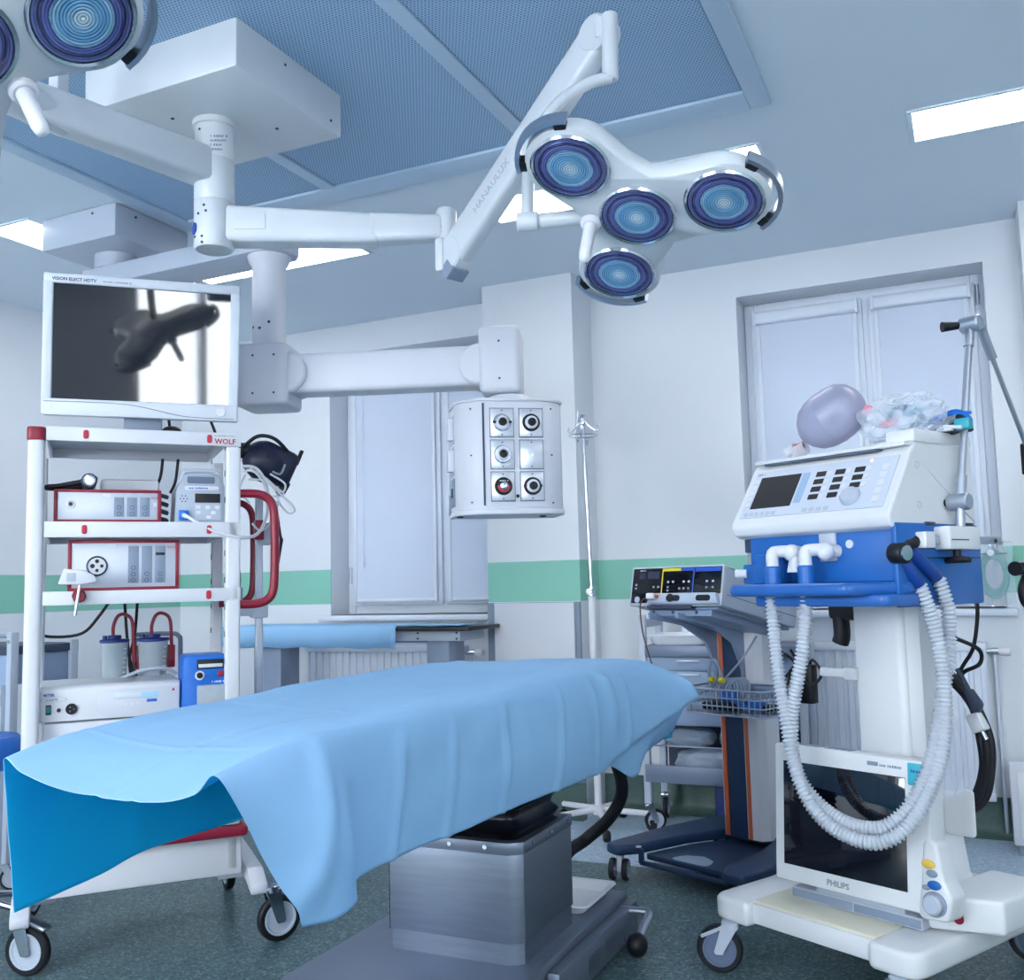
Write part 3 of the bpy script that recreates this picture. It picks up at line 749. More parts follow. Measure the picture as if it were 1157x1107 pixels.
# ================================================================ ENDOSCOPY TROLLEY
TO = (-2.914, 2.393, 0); TA = 49
def caster(par, x, y, ztop, r, ang=0.0, w=.028, twin=False, hub=GREYW, fork=ALU, offs=.03, brake=False, gap=.011):
    """swivel caster: fork with wheel below a point of the parent; angle turns the fork"""
    R = Matrix.Translation((x, y, 0)) @ Matrix.Rotation(math.radians(ang), 4, 'Z')
    b = B(); cx = offs
    b.cyl((0, 0, ztop-.025), (0, 0, ztop), r*.38, n=18, bev=.003)
    for s in ((-1, 1) if not twin else (0,)):
        y0 = s*(w/2+.006) if not twin else 0
        b.prism(rpoly([(-r*.36, ztop-.012), (r*.36, ztop-.012), (cx+r*.24, r*.9), (cx+r*.16, r-.014), (cx-r*.16, r-.014), (cx-r*.24, r*1.0)], .006, 3), y0-(.0025 if not twin else .010), y0+(.0025 if not twin else .010), 'y', .001, 1)
    if not twin: b.box((-r*.36, -w/2-.008, ztop-.022), (r*.36, w/2+.008, ztop-.012), .002)
    if brake: b.prism(rpoly([(r*.2, ztop-.02), (r*1.25, ztop-.055), (r*1.3, ztop-.045), (r*.2, ztop-.008)], .006, 3), -.022, .022, 'y', .003)
    bmesh.ops.transform(b.bm, matrix=R, verts=b.bm.verts)
    c = part('caster', b, fork, par)
    for s in ((-1, 1) if twin else (0,)):
        yc = s*(w*.5+gap)
        X = R @ Matrix.Translation((cx, yc, r)) @ Matrix.Rotation(PI/2, 4, 'X')
        b = B().lathe([(r*.72, -w/2), (r*.93, -w/2), (r, -w/2+.006), (r, w/2-.006), (r*.93, w/2), (r*.72, w/2)], 30, X, cap=False)
        wh = part('wheel', b, BLACK, c)
        b = B().lathe([(0, -w/2-.002), (r*.16, -w/2-.002), (r*.18, -w/2+.004), (r*.6, -w/2+.004), (r*.66, -w/2-.001), (r*.74, -w/2-.001), (r*.74, w/2+.001), (r*.66, w/2+.001), (r*.6, w/2-.004), (r*.18, w/2-.004), (r*.16, w/2+.002), (0, w/2+.002)], 26, X)
        part('wheel_hub', b, hub, c)
    return c
t = thing('equipment_trolley', 'tall white endoscopy trolley with open shelves and dark red handles', 'trolley', TO, TA)
TR = t
def Q(n, b, m, par=None, **k): return part(n, b, m, par or TR, **k)
for x0, x1, y0, y1, zt, nm in ((-.058, -.003, 0, .06, 1.80, 'post'), (.612, .666, 0, .055, 1.792, 'post'), (-.05, -.003, .44, .49, 1.79, 'post'), (.615, .66, .44, .485, 1.79, 'post')):
    b = B().prism(rrect(x0, y0, x1, y1, .012 if x0 > -.02 else .02), .26, zt)
    po = Q(nm, b, WHITE)
    if x0 > .6:
        b = B()
        for k in range(14):
            z = .5+k*.1
            for yy in ((y0+.015, y0+.035) if y0 < .1 else (y0+.01, y0+.025)): b.box((x0-.0008, yy-.004, z-.014), (x0+.001, yy+.004, z+.008))
        Q('slot', b, DGREY, po)['kind'] = 'stuff'
b = B().prism(rrect(-.062, -.004, -.001, .064, .022), 1.797, 1.846, bev=.006); Q('post_cap', b, RED, label='dark red cap on the left front post')
for zt, h in ((1.848, .05), (1.512, .056), (1.268, .048), (.73, .05)):
    b = B()
    b.box((.0, .0, zt-h), (.666 if zt < 1.3 or zt > 1.8 else .664, .014, zt), .002)
    b.box((0, .486, zt-h), (.61, .5, zt), .002).box((0, .014, zt-h), (.012, .486, zt), .002).box((.6, .014, zt-h), (.612, .486, zt), .002)
    b.box((.01, .012, zt-.012), (.604, .488, zt-.002), .002)
    sh = Q('shelf', b, WHITE)
    for x in ((.128, .552) if zt > 1.0 else ()):
        if zt < 1.3 and x < .3: continue
        b = B().prism(rrect(x-.009, zt-h/2-.016, x+.009, zt-h/2+.016, .009), -.003, .001, 'y', .001)
        Q('label_badge', b, PRED, sh)
text('WOLF', .027, Matrix.Translation((.57, -.0005, 1.806)) @ Matrix.Rotation(PI/2, 4, 'X'), PRED, TR, bold=.0006)
print_line(.075, .004, Matrix.Translation((.57, -.0005, 1.834)) @ Matrix.Rotation(PI/2, 4, 'X'), INKG, TR)
b = B().box((.0, .0, .235), (.672, .5, .372), .006); Q('base_box', b, WHITE)
b = B().prism(rpoly([(-.02, .02), (-.02, -.045), (.69, -.045), (.69, .5), (.66, .5), (.66, -.012), (.012, -.012), (.012, .02)], .02), .375, .412, bev=.012, seg=3); Q('bumper', b, RED, label='dark red bumper bar above the trolley base')
b = B().box((0, .0, .412), (.664, .5, .47), .004); Q('drawer', b, WHITE)
for x0, x1 in ((-.075, -.015), (.69, .75)):
    b = B().prism(rpoly([(-.1, .215), (.0, .25), (.52, .25), (.68, .215), (.68, .175), (.5, .195), (.02, .195), (-.1, .175)], .02), x0, x1, 'x', .008)
    b.box((min(x0, .6), .08, .2), (max(x1, .06), .13, .24), .004).box((min(x0, .6), .4, .2), (max(x1, .06), .45, .24), .004)
    Q('side_leg', b, WHITE2)
for x, y, a, br in ((-.045, .02, -35, True), (.765, -.07, 12, False), (.72, .64, 95, False), (-.045, .64, 70, False)): caster(TR, x, y, .20, .08, a, .03, fork=CHROME, hub=GREYW, brake=br)
for y, dx in ((0.03, 0), (.4, -.02)):
    b = B().tube([(.64, y, 1.621), (.72+dx, y, 1.623), (.765+dx, y-.0, 1.61), (.79+dx, y, 1.575), (.797+dx, y, 1.5), (.797+dx, y, 1.33), (.79+dx, y, 1.25), (.765+dx, y, 1.217), (.72+dx, y, 1.205), (.64, y, 1.205)], .0165 if y < .1 else .014, 14, 5); Q('handle', b, RED)
b = B().prism(rrect(.768, .285, .798, .315, .008), .42, 1.66).box((.66, .27, 1.155), (.77, .33, 1.195), .006).box((.75, .27, 1.145), (.815, .33, 1.2), .006).box((.77, .285, 1.44), (.83, .33, 1.53), .006)
Q('accessory_pole', b, GREYW)
b = B().box((.81, .29, 1.47), (.845, .335, 1.53), .005).box((.765, .275, 1.46), (.80, .325, 1.54), .004); Q('clamp', b, RED)
b = B().tube([(.68, .36, 1.46), (.70, .36, 1.4), (.715, .36, 1.3), (.70, .36, 1.2), (.695, .36, 1.1), (.68, .36, .95)], .0065, 8); Q('power_cable', b, BLACK)
b = B().box((.675, .3, 1.2), (.72, .34, 1.27), .004); Q('cable_holder', b, GREY)
b = B().tube([(-.02, .46, 1.36), (-.03, .46, 1.2), (-.02, .47, 1.115), (.03, .47, 1.095), (.13, .46, 1.105), (.19, .46, 1.17), (.235, .45, 1.24)], .006, 8); Q('power_cable', b, BLACK)
for dx, pts in ((0, [(.28, .42, 1.25), (.29, .4, 1.1), (.305, .38, .98), (.33, .36, .93)]), (1, [(.33, .42, 1.25), (.32, .4, 1.1), (.30, .38, 1.0), (.31, .36, .92)]), (2, [(.42, .44, 1.80), (.41, .44, 1.72), (.38, .44, 1.66)]), (3, [(.48, .44, 1.80), (.47, .44, 1.71), (.45, .44, 1.66)])):
    b = B().tube(pts, .006, 8); Q('power_cable', b, BLACK)
def onT(n, label, cat, x, y, z, rot=0, group=None):
    m = WM[TR] @ Vector((x, y, z)); return thing(n, label, cat, m, TA+rot, group)
def panel_text(s, size, x, y, z, mat, par, **k): return text(s, size, Matrix.Translation((x, y, z)) @ Matrix.Rotation(PI/2, 4, 'X'), mat, par, **k)

# monitor on the top shelf
t = onT('monitor', 'large white-framed flat monitor standing on top of the trolley', 'monitor', .33, .2, 1.848, -9)
MON = t
Rm = Matrix.Translation((0, 0, .07)) @ Matrix.Rotation(math.radians(1.2), 4, 'Y') @ Matrix.Rotation(math.radians(6.5), 4, 'X') @ Matrix.Translation((0, 0, -.07))
def mq(n, b, m, par=None, **k): bmesh.ops.transform(b.bm, matrix=Rm, verts=b.bm.verts); return part(n, b, m, par or MON, **k)
w2 = .348; zb, zt = .072, .595
b = B()
y0, y1 = -.08, .0
sx0, sx1, sz0, sz1 = -w2+.034, w2-.034, zb+.062, zt-.036
b.box((-w2, y0, zb), (w2, y1, sz0), .006).box((-w2, y0, sz1), (w2, y1, zt), .006).box((-w2, y0, sz0-.004), (sx0, y1, sz1+.004), .004).box((sx1, y0, sz0-.004), (w2, y1, sz1+.004), .004)
b.box((-w2+.02, -.03, zb+.02), (w2-.02, .03, zt-.02), .02)
hsg = mq('housing', b, M('monitor_white', (206, 212, 224), .35, var=.02))
b = B().box((sx0-.003, y0+.012, sz0-.003), (sx1+.003, y0+.02, sz1+.003)); mq('screen', b, SCREEN)
b = B().tube([(-w2+.01, y0-.0005, zb+.05), (-.15, y0-.0005, zb+.052), (-.02, y0-.0005, zb+.045), (.12, y0-.0005, zb+.018), (.2, y0-.0005, zb+.01), (w2-.01, y0-.0005, zb+.009)], .0016, 6, 8); mq('seam', b, INKG, hsg)
b = B().cyl((w2-.062, y0+.002, zb+.035), (w2-.062, y0-.006, zb+.035), .019, n=24, bev=.002).cyl((-w2+.028, y0+.002, zb+.03), (-w2+.028, y0-.002, zb+.03), .01, n=18); mq('button', b, WHITE, hsg)
o = text('VISION ELECT HDTV', .0165, Rm @ Matrix.Translation((-w2+.03, y0-.0006, zt-.026)) @ Matrix.Rotation(PI/2, 4, 'X'), M('ink_navy', (40, 50, 100), .5), MON, bold=.0004)
o = print_line(.1, .006, Rm @ Matrix.Translation((-w2+.205, y0-.0006, zt-.024)) @ Matrix.Rotation(PI/2, 4, 'X'), INKG, MON)
b = B().box((-.068, -.02, .004), (.068, .02, .12), .004).box((-.17, -.11, 0), (.17, .11, .006), .002); part('stand', b, GREY, MON)
b = B().tube([(.09, 0, .09), (.095, .02, .04), (.09, .03, .003)], .006, 8).tube([(.24, .02, .09), (.26, .03, .04), (.27, .04, .003)], .006, 8); part('cable', b, BLACK, MON)
tg = B().ball((0, 0, 0), .038, (1, 1, .62)); o = part('rubber_dome', tg, BLACK); o.location = WM[TR] @ Vector((.43, .16, 1.868)); tag(o, 'small black rubber dome lying on the top shelf beside the monitor stand', 'rubber cap')

# light source and camera controller with dark red frames
def red_unit(x0, x1, z0, z1, y, label):
    t = onT('endoscopy_unit', label, 'medical device', (x0+x1)/2, y, z0, 0, 'red framed endoscopy units'); w = (x1-x0)/2; h = z1-z0
    b = B().box((-w+.008, .018, .008), (w-.008, .36, h-.004), .004); part('casing', b, DGREY, t)
    b = B().box((-w, -.004, 0), (w, .02, .011), .003).box((-w, -.004, h-.011), (w, .02, h), .003).box((-w, -.004, .01), (-w+.013, .02, h-.01), .003).box((w-.013, -.004, .01), (w, .02, h-.01), .003)
    part('red_frame', b, RED, t)
    b = B().box((-w+.012, 0, .009), (w-.012, .016, h-.009), .002); part('front_panel', b, M('panel_silver', (192, 198, 210), .38, .3, var=.03), t)
    return t, w, h
ZS2, ZS3 = 1.512, 1.268
t, w, h = red_unit(.027, .388, ZS2, 1.632, .055, 'low silver unit in a dark red frame on the middle shelf, cable lying on it')
for k, x in enumerate((.018, .062, .106)):
    b = B().box((x, -.002, .022), (x+.034, .001, h-.028), .001); kp = part('key_strip', b, GREY, t)
    b = B()
    for z in (.032, .055): b.lathe([(.006, 0), (.0075, 0), (.0075, .001), (.006, .001)], 14, Matrix.Translation((x+.017, -.002, z)) @ Matrix.Rotation(PI/2, 4, 'X'), cap=False)
    part('key', b, DGREY, t)
b = B().lathe([(.016, 0), (.016, .004), (.012, .006), (.008, .006), (.008, 0)], 22, Matrix.Translation((-w+.055, 0, h*.55)) @ Matrix.Rotation(PI/2, 4, 'X')); part('socket', b, WHITE, t)
b = B().cyl((-w+.055, 0, h*.55), (-w+.055, -.007, h*.55), .007, n=12); part('socket_core', b, DGREY, t)
b = B().box((-.022, -.002, h-.028), (.008, .001, h-.014), .001); part('sticker', b, WHITE, t)
b = B().box((.152, -.003, .058), (.166, .001, .075), .001); part('switch', b, WHITE, t)
panel_text('WOLF', .011, .145, -.0012, h-.033, PRED, t)
t, w, h = red_unit(.076, .452, ZS3, 1.449, .055, 'tall silver unit in a dark red frame with a round four-hole socket')
for k, x in enumerate((.012, .058, .104)):
    b = B().box((x, -.002, .025), (x+.036, .001, h-.022), .001); part('key_strip', b, GREY, t)
    b = B()
    for z in ((.035, .057, .08) if k == 0 else (.035, .057)): b.lathe([(.006, 0), (.0078, 0), (.0078, .001), (.006, .001)], 14, Matrix.Translation((x+.018, -.002, z)) @ Matrix.Rotation(PI/2, 4, 'X'), cap=False)
    part('key', b, DGREY, t)
b = B().box((.106, -.004, h-.056), (.138, 0, h-.046), .001); part('display', b, BLACK, t)
X = Matrix.Translation((-.092, 0, .088)) @ Matrix.Rotation(PI/2, 4, 'X')
b = B().lathe([(.036, 0), (.036, .006), (.032, .008), (.030, .006), (.030, 0)], 30, X, cap=False); part('socket_ring', b, DGREY, t)
b = B().lathe([(.03, .004), (0, .004)], 28, X, cap=False).lathe([(.03, .0), (.03, .004)], 28, X, cap=False); part('socket', b, WHITE, t)
b = B()
for dx, dz, r in ((0, .017, .007), (-.015, .0, .008), (.016, .0, .006), (.0, -.016, .006)): b.cyl((-.092+dx, -.0035, .088+dz), (-.092+dx, -.0055, .088+dz), r, n=14)
part('socket_hole', b, BLACK, t)
b = B().box((-.055, -.002, h-.026), (-.025, .001, h-.012), .001); part('sticker', b, WHITE, t)
panel_text('WOLF', .015, .145, -.0012, h-.032, PRED, t)
b = B()
for x in (-.12, -.06, .0, .08, .13): b.cyl((x, .02, -.004), (x, .02, .004), .01, n=8)
# white box behind the lower unit and the camera cable on it
o = B().box((-.105, -.1, 0), (.105, .1, .055), .012); o = part('white_box', o, WHITE); o.location = WM[TR] @ Vector((.285, .3, 1.632)); o.rotation_euler = (0, 0, math.radians(TA)); tag(o, 'plain white box lying on the red framed unit behind the cable', 'box')
t = onT('camera_cable', 'black cable with a round metal connector lying on the red framed unit', 'cable', .14, .1, 1.633)
b = B().tube([(.0, -.03, .03), (-.05, -.02, .022), (-.1, -.01, .012), (-.135, -.015, .008), (-.13, .03, .008), (-.06, .05, .012), (.0, .03, .02)], .0095, 10); part('cable', b, BLACK, t)
b = B().cyl((0, .04, .028), (.002, -.055, .03), .027, n=26, bev=.004).tube([(.02, .03, .045), (.01, .05, .048), (-.03, .04, .03)], .012, 10); c = part('plug', b, DGREY, t)
X = Matrix.Translation((.002, -.055, .03)) @ Matrix.Rotation(PI/2, 4, 'X')
b = B().lathe([(.021, 0), (.021, .004), (.016, .005), (.015, .001), (.007, .001), (.007, .005), (0, .005)], 22, X); part('connector_face', b, CHROME, t)

# portable grey unit with a carrying handle
t = onT('portable_device', 'portable grey device with carrying handle and small dark display, white hose plugged in', 'medical device', .53, .07, ZS2)
b = B().prism(rpoly([(-.095, 0), (.095, 0), (.092, .13), (.06, .185), (-.06, .185), (-.088, .13)], [.006, .006, .03, .02, .02, .03]), 0, .2, 'y', .004)
part('casing', b, M('device_grey', (158, 168, 184), .42, .2, var=.04), t)
b = B().tube([(-.075, .02, .15), (-.062, .015, .186), (-.05, .013, .198), (.05, .013, .198), (.062, .015, .186), (.075, .02, .15)], .009, 10, 4); part('carry_handle', b, GREYW, t)
b = B().prism(rrect(-.05, .15, .05, .176, .008), -.0015, .0, 'y'); part('handle_gap', b, M('gap_grey', (96, 110, 134), .5), t)
b = B().prism(rrect(-.06, .125, .065, .14, .007), -.003, .001, 'y', .001); part('nameplate', b, WHITE, t)
print_line(.07, .007, Matrix.Translation((-.045, -.0035, .129)) @ Matrix.Rotation(PI/2, 4, 'X'), M('ink_blue', (50, 90, 170), .5), t)
b = B().box((-.022, -.004, .078), (.07, .001, .112), .002); part('display', b, BLACK, t)
b = B().prism(rrect(-.022, .012, .072, .074, .004), -.002, .001, 'y', .001); part('keypad', b, GREYW, t)
for i, (x, z) in enumerate(((-.01, .06), (.025, .06), (.058, .06), (-.01, .04), (.045, .04), (.028, .022))):
    b = B().box((x-.009, -.005, z-.007), (x+.009, -.001, z+.007), .002); part('key', b, WHITE, t)
b = B()
for i in range(7):
    a = PI*i/3; r = 0 if i == 6 else .012; b.cyl((-.062+r*math.cos(a), .001, .092+r*math.sin(a)), (-.062+r*math.cos(a), -.001, .092+r*math.sin(a)), .0026, n=8)
part('speaker_hole', b, BLACK, t)
b = B().prism(rrect(-.08, .01, -.045, .048, .004), -.012, .001, 'y', .002); part('socket', b, MBLUE, t)
b = B()
for k in range(4): b.tube([(-.115, .05, .01+.03*k), (-.15, .04, .02+.03*k), (-.15, .12, .03+.03*k), (-.11, .14, .02+.03*k)], .008, 8)
part('vent_hose', b, DGREY, t)
b = B().tube([(-.062, -.012, .028), (-.05, -.04, .02), (.03, -.07, -.03), (.12, -.07, -.056), (.2, -.02, -.045), (.25, .06, .02), (.27, .12, .1), (.26, .13, .18), (.22, .12, .23), (.17, .12, .235)], .0065, 9, 8).cyl((-.062, -.01, .028), (-.058, -.03, .024), .009, n=12); part('white_hose', b, WHITE, t)

# headset hung on the pole and its coil of white tubing
t = onT('headset', 'black head-worn light unit hung on the trolley pole', 'headset', .80, .26, 1.7)
b = B().ball((.005, 0, .075), .092, (1.08, .75, .92), 22, Matrix.Rotation(math.radians(28), 4, 'Y'))
b.box((-.08, -.055, -.0), (.09, .055, .15), .03, 3, Matrix.Rotation(math.radians(24), 4, 'Y'))
b.box((-.075, -.05, .05), (.08, .05, .125), .025, 3, Matrix.Rotation(math.radians(20), 4, 'Y')); part('shell', b, M('shell_black_blue', (20, 28, 56), .45, var=.15), t)
b = B().cyl((-.1, 0, .12), (-.06, 0, .12), .032, n=18, bev=.004).box((.06, -.03, -.02), (.095, .03, .04), .01, 2, Matrix.Rotation(math.radians(30), 4, 'Y')).box((.085, -.01, .11), (.1, .01, .175), .003, 2, Matrix.Rotation(math.radians(22), 4, 'Y')).cyl((0, -.062, .09), (0, -.07, .09), .009, n=12)
b.tube([(-.09, -.03, .13), (-.04, -.07, .17), (.03, -.07, .16), (.1, -.03, .1)], .008, 8); part('head_strap', b, BLACK, t)
b = B().tube([(.02, -.06, .03), (.05, -.07, .02), (.07, -.06, .06)], .004, 8); part('wire', b, ALU, t)
t = onT('tubing_coil', 'loose coil of thin white tubing hanging below the black headset', 'tubing', .79, .2, 1.6)
for k, pts in enumerate(([(-.08, .02, .13), (-.04, -.02, .12), (.02, -.03, .02), (.02, -.03, -.07), (-.02, -.02, -.11), (-.05, 0, -.08)], [(-.07, .02, .14), (-.02, -.02, .11), (.04, -.03, .05), (.1, -.02, -.0), (.115, -.01, -.03), (.09, 0, -.035), (.055, 0, .01), (.05, 0, .07)], [(-.06, .0, .14), (0, -.02, .1), (.06, -.03, .045), (.075, -.02, .08), (.02, 0, .12)], [(-.075, .01, .12), (-.1, .0, .06), (-.085, .0, .03), (-.06, 0, .0)], [(-.06, .02, .1), (.0, .0, .09), (.07, -.02, .04), (.02, -.02, .03), (-.01, 0, .09)])):
    b = B().tube(pts, .0042, 8, 8); part('tube_loop', b, WHITE, t)
t = onT('hanging_strap', 'thin black strap dangling beside the red trolley handle', 'strap', .84, .2, 1.6)
b = B().prism([(-.012, 0), (-.002, 0), (.016, -.13), (.022, -.145), (.006, -.24), (.004, -.24), (.008, -.14)], -.002, .002, 'y'); part('strap', b, BLACK, t)
b = B().cyl((-.006, 0, -.01), (-.006, 0, .012), .01, n=10); part('strap_clip', b, WHITE, t)
# clip holder on the lowest open shelf
t = onT('instrument_holder', 'white angled instrument holder clamped to the shelf edge by a dark red knob', 'holder', .115, -.02, 1.24)
b = B().prism(rpoly([(-.068, .052), (-.05, .105), (.012, .098), (.045, .082), (.056, .06), (.02, .052), (.0, .05)], .004, 2), -.055, .02, 'y', .003); part('bracket', b, WHITE, t)
b = B().box((-.015, -.05, .096), (.025, -.01, .1), .002).box((-.04, -.056, .06), (-.012, -.052, .09), .001); part('slot', b, GREYW, t)
b = B().lathe([(0, -.026), (.018, -.026), (.024, -.02), (.024, -.008), (.018, 0), (0, 0)], 8, Matrix.Translation((0, -.005, .01)) @ Matrix.Rotation(-PI/2, 4, 'X') @ Matrix.Rotation(PI, 4, 'X')); part('knob', b, RED, t, smooth=False)
b = B().cyl((.002, -.02, .05), (-.012, -.02, -.055), .0055, n=10); part('rod', b, CHROME, t)

# lower shelf: white generator, second unit under it, blue pump, suction jars
t = onT('generator_unit', 'long white medical generator with light blue display on the lower trolley shelf', 'medical device', .225, .06, .815)
b = B().prism(rpoly([(0, 0), (0, .112), (.018, .121), (.33, .121), (.33, 0)], [.004, .02, .01, .004, .004]), -.235, .235, 'x', .006); gc = part('casing', b, WHITE, t)
b = B().prism(rpoly([(-.04, .008), (.23, .008), (.23, .1), (-.01, .1), (-.045, .07)], [.02, .004, .004, .03, .03]), -.003, .001, 'y', .001); part('front_panel', b, WHITE2, t)
b = B().box((.01, -.005, .066), (.16, -.001, .088), .001); part('display', b, M('display_blue', (172, 214, 238), .3), t)
b = B().box((.012, -.0058, .068), (.1, -.0048, .086), .0003); part('display_text', b, WHITE, t)
b = B().box((.12, -.0055, .05), (.155, -.0025, .06), .001); part('display_tab', b, MBLUE, t)
b = B()
for k in range(3): b.cyl((.05+.02*k, -.002, .047), (.05+.02*k, -.005, .047), .007, n=10)
part('key', b, WHITE, t)
b = B().box((-.21, -.005, .026), (-.192, .001, .06), .002); part('switch_frame', b, DGREY, t)
b = B().box((-.207, -.008, .034), (-.195, -.004, .053), .002); part('power_switch', b, M('switch_teal', (20, 140, 140), .3), t, label='teal power switch')
b = B().cyl((-.168, .001, .04), (-.168, -.006, .04), .007, n=12).cyl((-.128, .001, .042), (-.128, -.01, .042), .019, n=18, bev=.003); part('socket', b, BLACK, t)
b = B()
for k in range(3): a = 2*PI*k/3; b.cyl((-.128+.008*math.cos(a), -.0095, .042+.008*math.sin(a)), (-.128+.008*math.cos(a), -.0115, .042+.008*math.sin(a)), .003, n=8)
part('socket_pin', b, CHROME, t)
panel_text('MITEK', .013, -.218, -.001, .089, M('ink_blue', (50, 90, 170), .5), t, bold=.0004); panel_text('VAPR', .014, -.212, -.001, .072, INKG, t, sx=1.25)
b = B().lathe([(.03, 0), (.0312, 0), (.0312, .0006), (.03, .0006)], 28, Matrix.Translation((-.185, 0, .077)) @ Matrix.Diagonal((1.35, 1, .34, 1)) @ Matrix.Rotation(PI/2, 4, 'X'), cap=False); part('nameplate_outline', b, INKG, t)
b = B().prism([(.205, .085), (.217, .085), (.211, .096)], -.004, -.002, 'y'); part('warning_mark', b, PRED, t)
o = B().box((-.22, 0, 0), (.22, .33, .078), .006); o = part('base_unit', o, WHITE2); o.location = WM[TR] @ Vector((.23, .065, .731)); o.rotation_euler = (0, 0, math.radians(TA)); tag(o, 'white flat unit underneath the white generator, mostly hidden by the drape', 'medical device')
t = onT('peristaltic_pump', 'bright blue box-shaped pump with clear pump head on the lower trolley shelf', 'medical device', .55, .03, .735)
b = B().prism(rpoly([(-.088, 0), (.085, 0), (.08, .288), (-.082, .288)], [.004, .004, .02, .02]), 0, .19, 'y', .006); part('casing', b, MBLUE, t)
b = B().box((-.035, -.005, .238), (.06, .001, .272), .002); part('display_frame', b, BLACK, t)
b = B().box((-.03, -.007, .243), (.055, -.004, .256), .001); part('display', b, WHITE, t)
X = Matrix.Translation((-.025, 0, .215)) @ Matrix.Rotation(PI/2, 4, 'X')
b = B().lathe([(.017, 0), (.017, .003), (0, .003)], 22, X); part('dial_ring', b, WHITE, t)
b = B().lathe([(.011, .003), (.010, .014), (0, .015)], 18, X); part('dial', b, BLACK, t)
b = B().box((.037, -.006, .207), (.062, .001, .229), .002); part('power_switch', b, RED, t)
print_line(.055, .007, Matrix.Translation((.018, -.001, .187)) @ Matrix.Rotation(PI/2, 4, 'X'), WHITE, t)
b = B().prism(rrect(-.035, .09, .07, .18, .006), -.02, .001, 'y', .004); part('pump_head_cover', b, clear('pump_cover', (200, 208, 214), .15, .35, .4, 40), t)
b = B().lathe([(.03, 0), (.03, .008), (.01, .012), (0, .012)], 6, Matrix.Translation((.015, -.004, .135)) @ Matrix.Rotation(PI/2, 4, 'X')); part('rotor', b, GREYW, t)
JAR = clear('suction_jar_plastic', (190, 200, 206), .12, .6)
for k, (x, y, w) in enumerate(((.245, .37, .05), (.385, .36, .056))):
    t = onT('suction_jar', ('suction jar with dark blue lid, nearer the left trolley post' if k == 0 else 'suction jar with dark blue lid, right beside the blue pump'), 'jar', x, y, .87, 0, 'suction jars')
    b = B().lathe([(0, 0), (w*.82, 0), (w*.84, .004), (w, .2), (w-.003, .2), (w*.8, .006), (0, .006)], 28); part('canister', b, JAR, t)
    b = B().cyl((0, 0, .198), (0, 0, .21), w*1.1, n=28, bev=.003).cyl((0, 0, .21), (0, 0, .226), w*.5, n=20, bev=.003).cyl((-w*.7, 0, .21), (-w*.7, 0, .225), .009, n=10); part('lid', b, M('lid_navy', (30, 46, 120), .4), t)
    b = B().tube([(-.005, 0, .22), (-.005, 0, .26), (.01, 0, .298), (.035, 0, .305), (.062, 0, .28), (.068, -.005, .2), (.072, -.005, .12)], .0068, 9, 6); part('red_tube', b, RED, t)
    b = B()
    for q in range(9): b.box((w*.55, -w*.72, .03+.018*q), (w*.78 if q % 2 else w*.85, -w*.70, .032+.018*q))
    part('scale_mark', b, WHITE, t)['kind'] = 'stuff'
t = onT('jar_rack', 'grey bar bracket with dark red clamps behind the suction jars', 'rack', .4, .42, .8)
b = B().tube([(-.08, 0, .28), (-.075, 0, .292), (.06, 0, .292), (.085, 0, .28), (.093, 0, .25), (.093, 0, .0)], .009, 8, 3).tube([(-.08, 0, .0), (-.08, 0, .28)], .009, 8).box((-.1, -.02, -.02), (.12, .02, .0), .003); part('bar', b, GREY, t)
for x in (-.06, .055):
    b = B().box((x-.02, -.04, .16), (x+.015, -.005, .25), .006); part('clamp', b, RED, t)
b = B().box((-.05, -.03, .04), (.03, -.008, .2), .008); part('valve_body', b, WHITE2, t)
b = B().tube([(-.14, -.1, .128), (-.06, -.12, .16), (.02, -.12, .165), (.07, -.1, .14)], .007, 8); part('hose', b, GREYW, t)

# ================================================================ OPERATING TABLE
t = thing('operating_table', 'operating table with brushed steel column and base under the blue drape', 'operating table', (-1.45, 2.8, 0))
OT = t
def O(n, b, m, par=None, **k): return part(n, b, m, par or OT, world=True, **k)
TST = M('table_steel', (120, 130, 146), .40, .8, var=.18, scale=5, stretch=(1, 1, 14), bump=.03, bscale=24)
TST2 = M('table_base_steel', (124, 134, 154), .45, .7, var=.1, scale=3)
b = B().prism([(-1.87, 2.37), (-1.75, 2.05), (-1.2, 2.05), (-1.2, 3.46), (-1.68, 3.46), (-1.87, 3.2)], .02, .15, bev=.006)
bs = O('base', b, TST2)
b = B().box((-1.196, 2.72, .018), (-1.155, 3.45, .128), .006); O('side_cover', b, TST2, bs)
b = B().box((-1.158, 2.95, .05), (-1.153, 3.1, .1), .001); O('side_label', b, TST, bs)
b = B()
for y in (2.9, 3.3): b.cyl((-1.156, y, .04), (-1.15, y, .04), .008, n=10)
O('screw', b, CHROME, bs)
cp = [(-1.695, 2.67), (-1.291, 2.67), (-1.251, 2.70), (-1.251, 3.075), (-1.695, 3.075)]
def inset(p, d):
    c = Vector((sum(q[0] for q in p)/len(p), sum(q[1] for q in p)/len(p))); return [tuple(c+(Vector(q)-c)*(1-d/.2)) for q in p]
b = B().prism(cp, .21, .496, bev=.002); ch = O('column_cover', b, TST)
b = B().prism(inset(cp, .004), .15, .212); O('column_foot', b, TST, ch)
b = B().prism(inset(cp, -.003), .462, .497, bev=.001); O('column_rim', b, TST, ch)
b = B()
for x in (-1.60, -1.48, -1.36): b.cyl((x, 2.668, .482), (x, 2.662, .482), .007, n=10)
for y in (2.76, 2.9, 3.04): b.cyl((-1.249, y, .482), (-1.243, y, .482), .006, n=10)
O('screw', b, CHROME, ch)
b = B().box((-1.712, 2.69, .2), (-1.694, 3.05, .47), .004); O('side_strip', b, GLOSSK, ch)
bm = bmesh.new(); rings = []
zs = [.497]
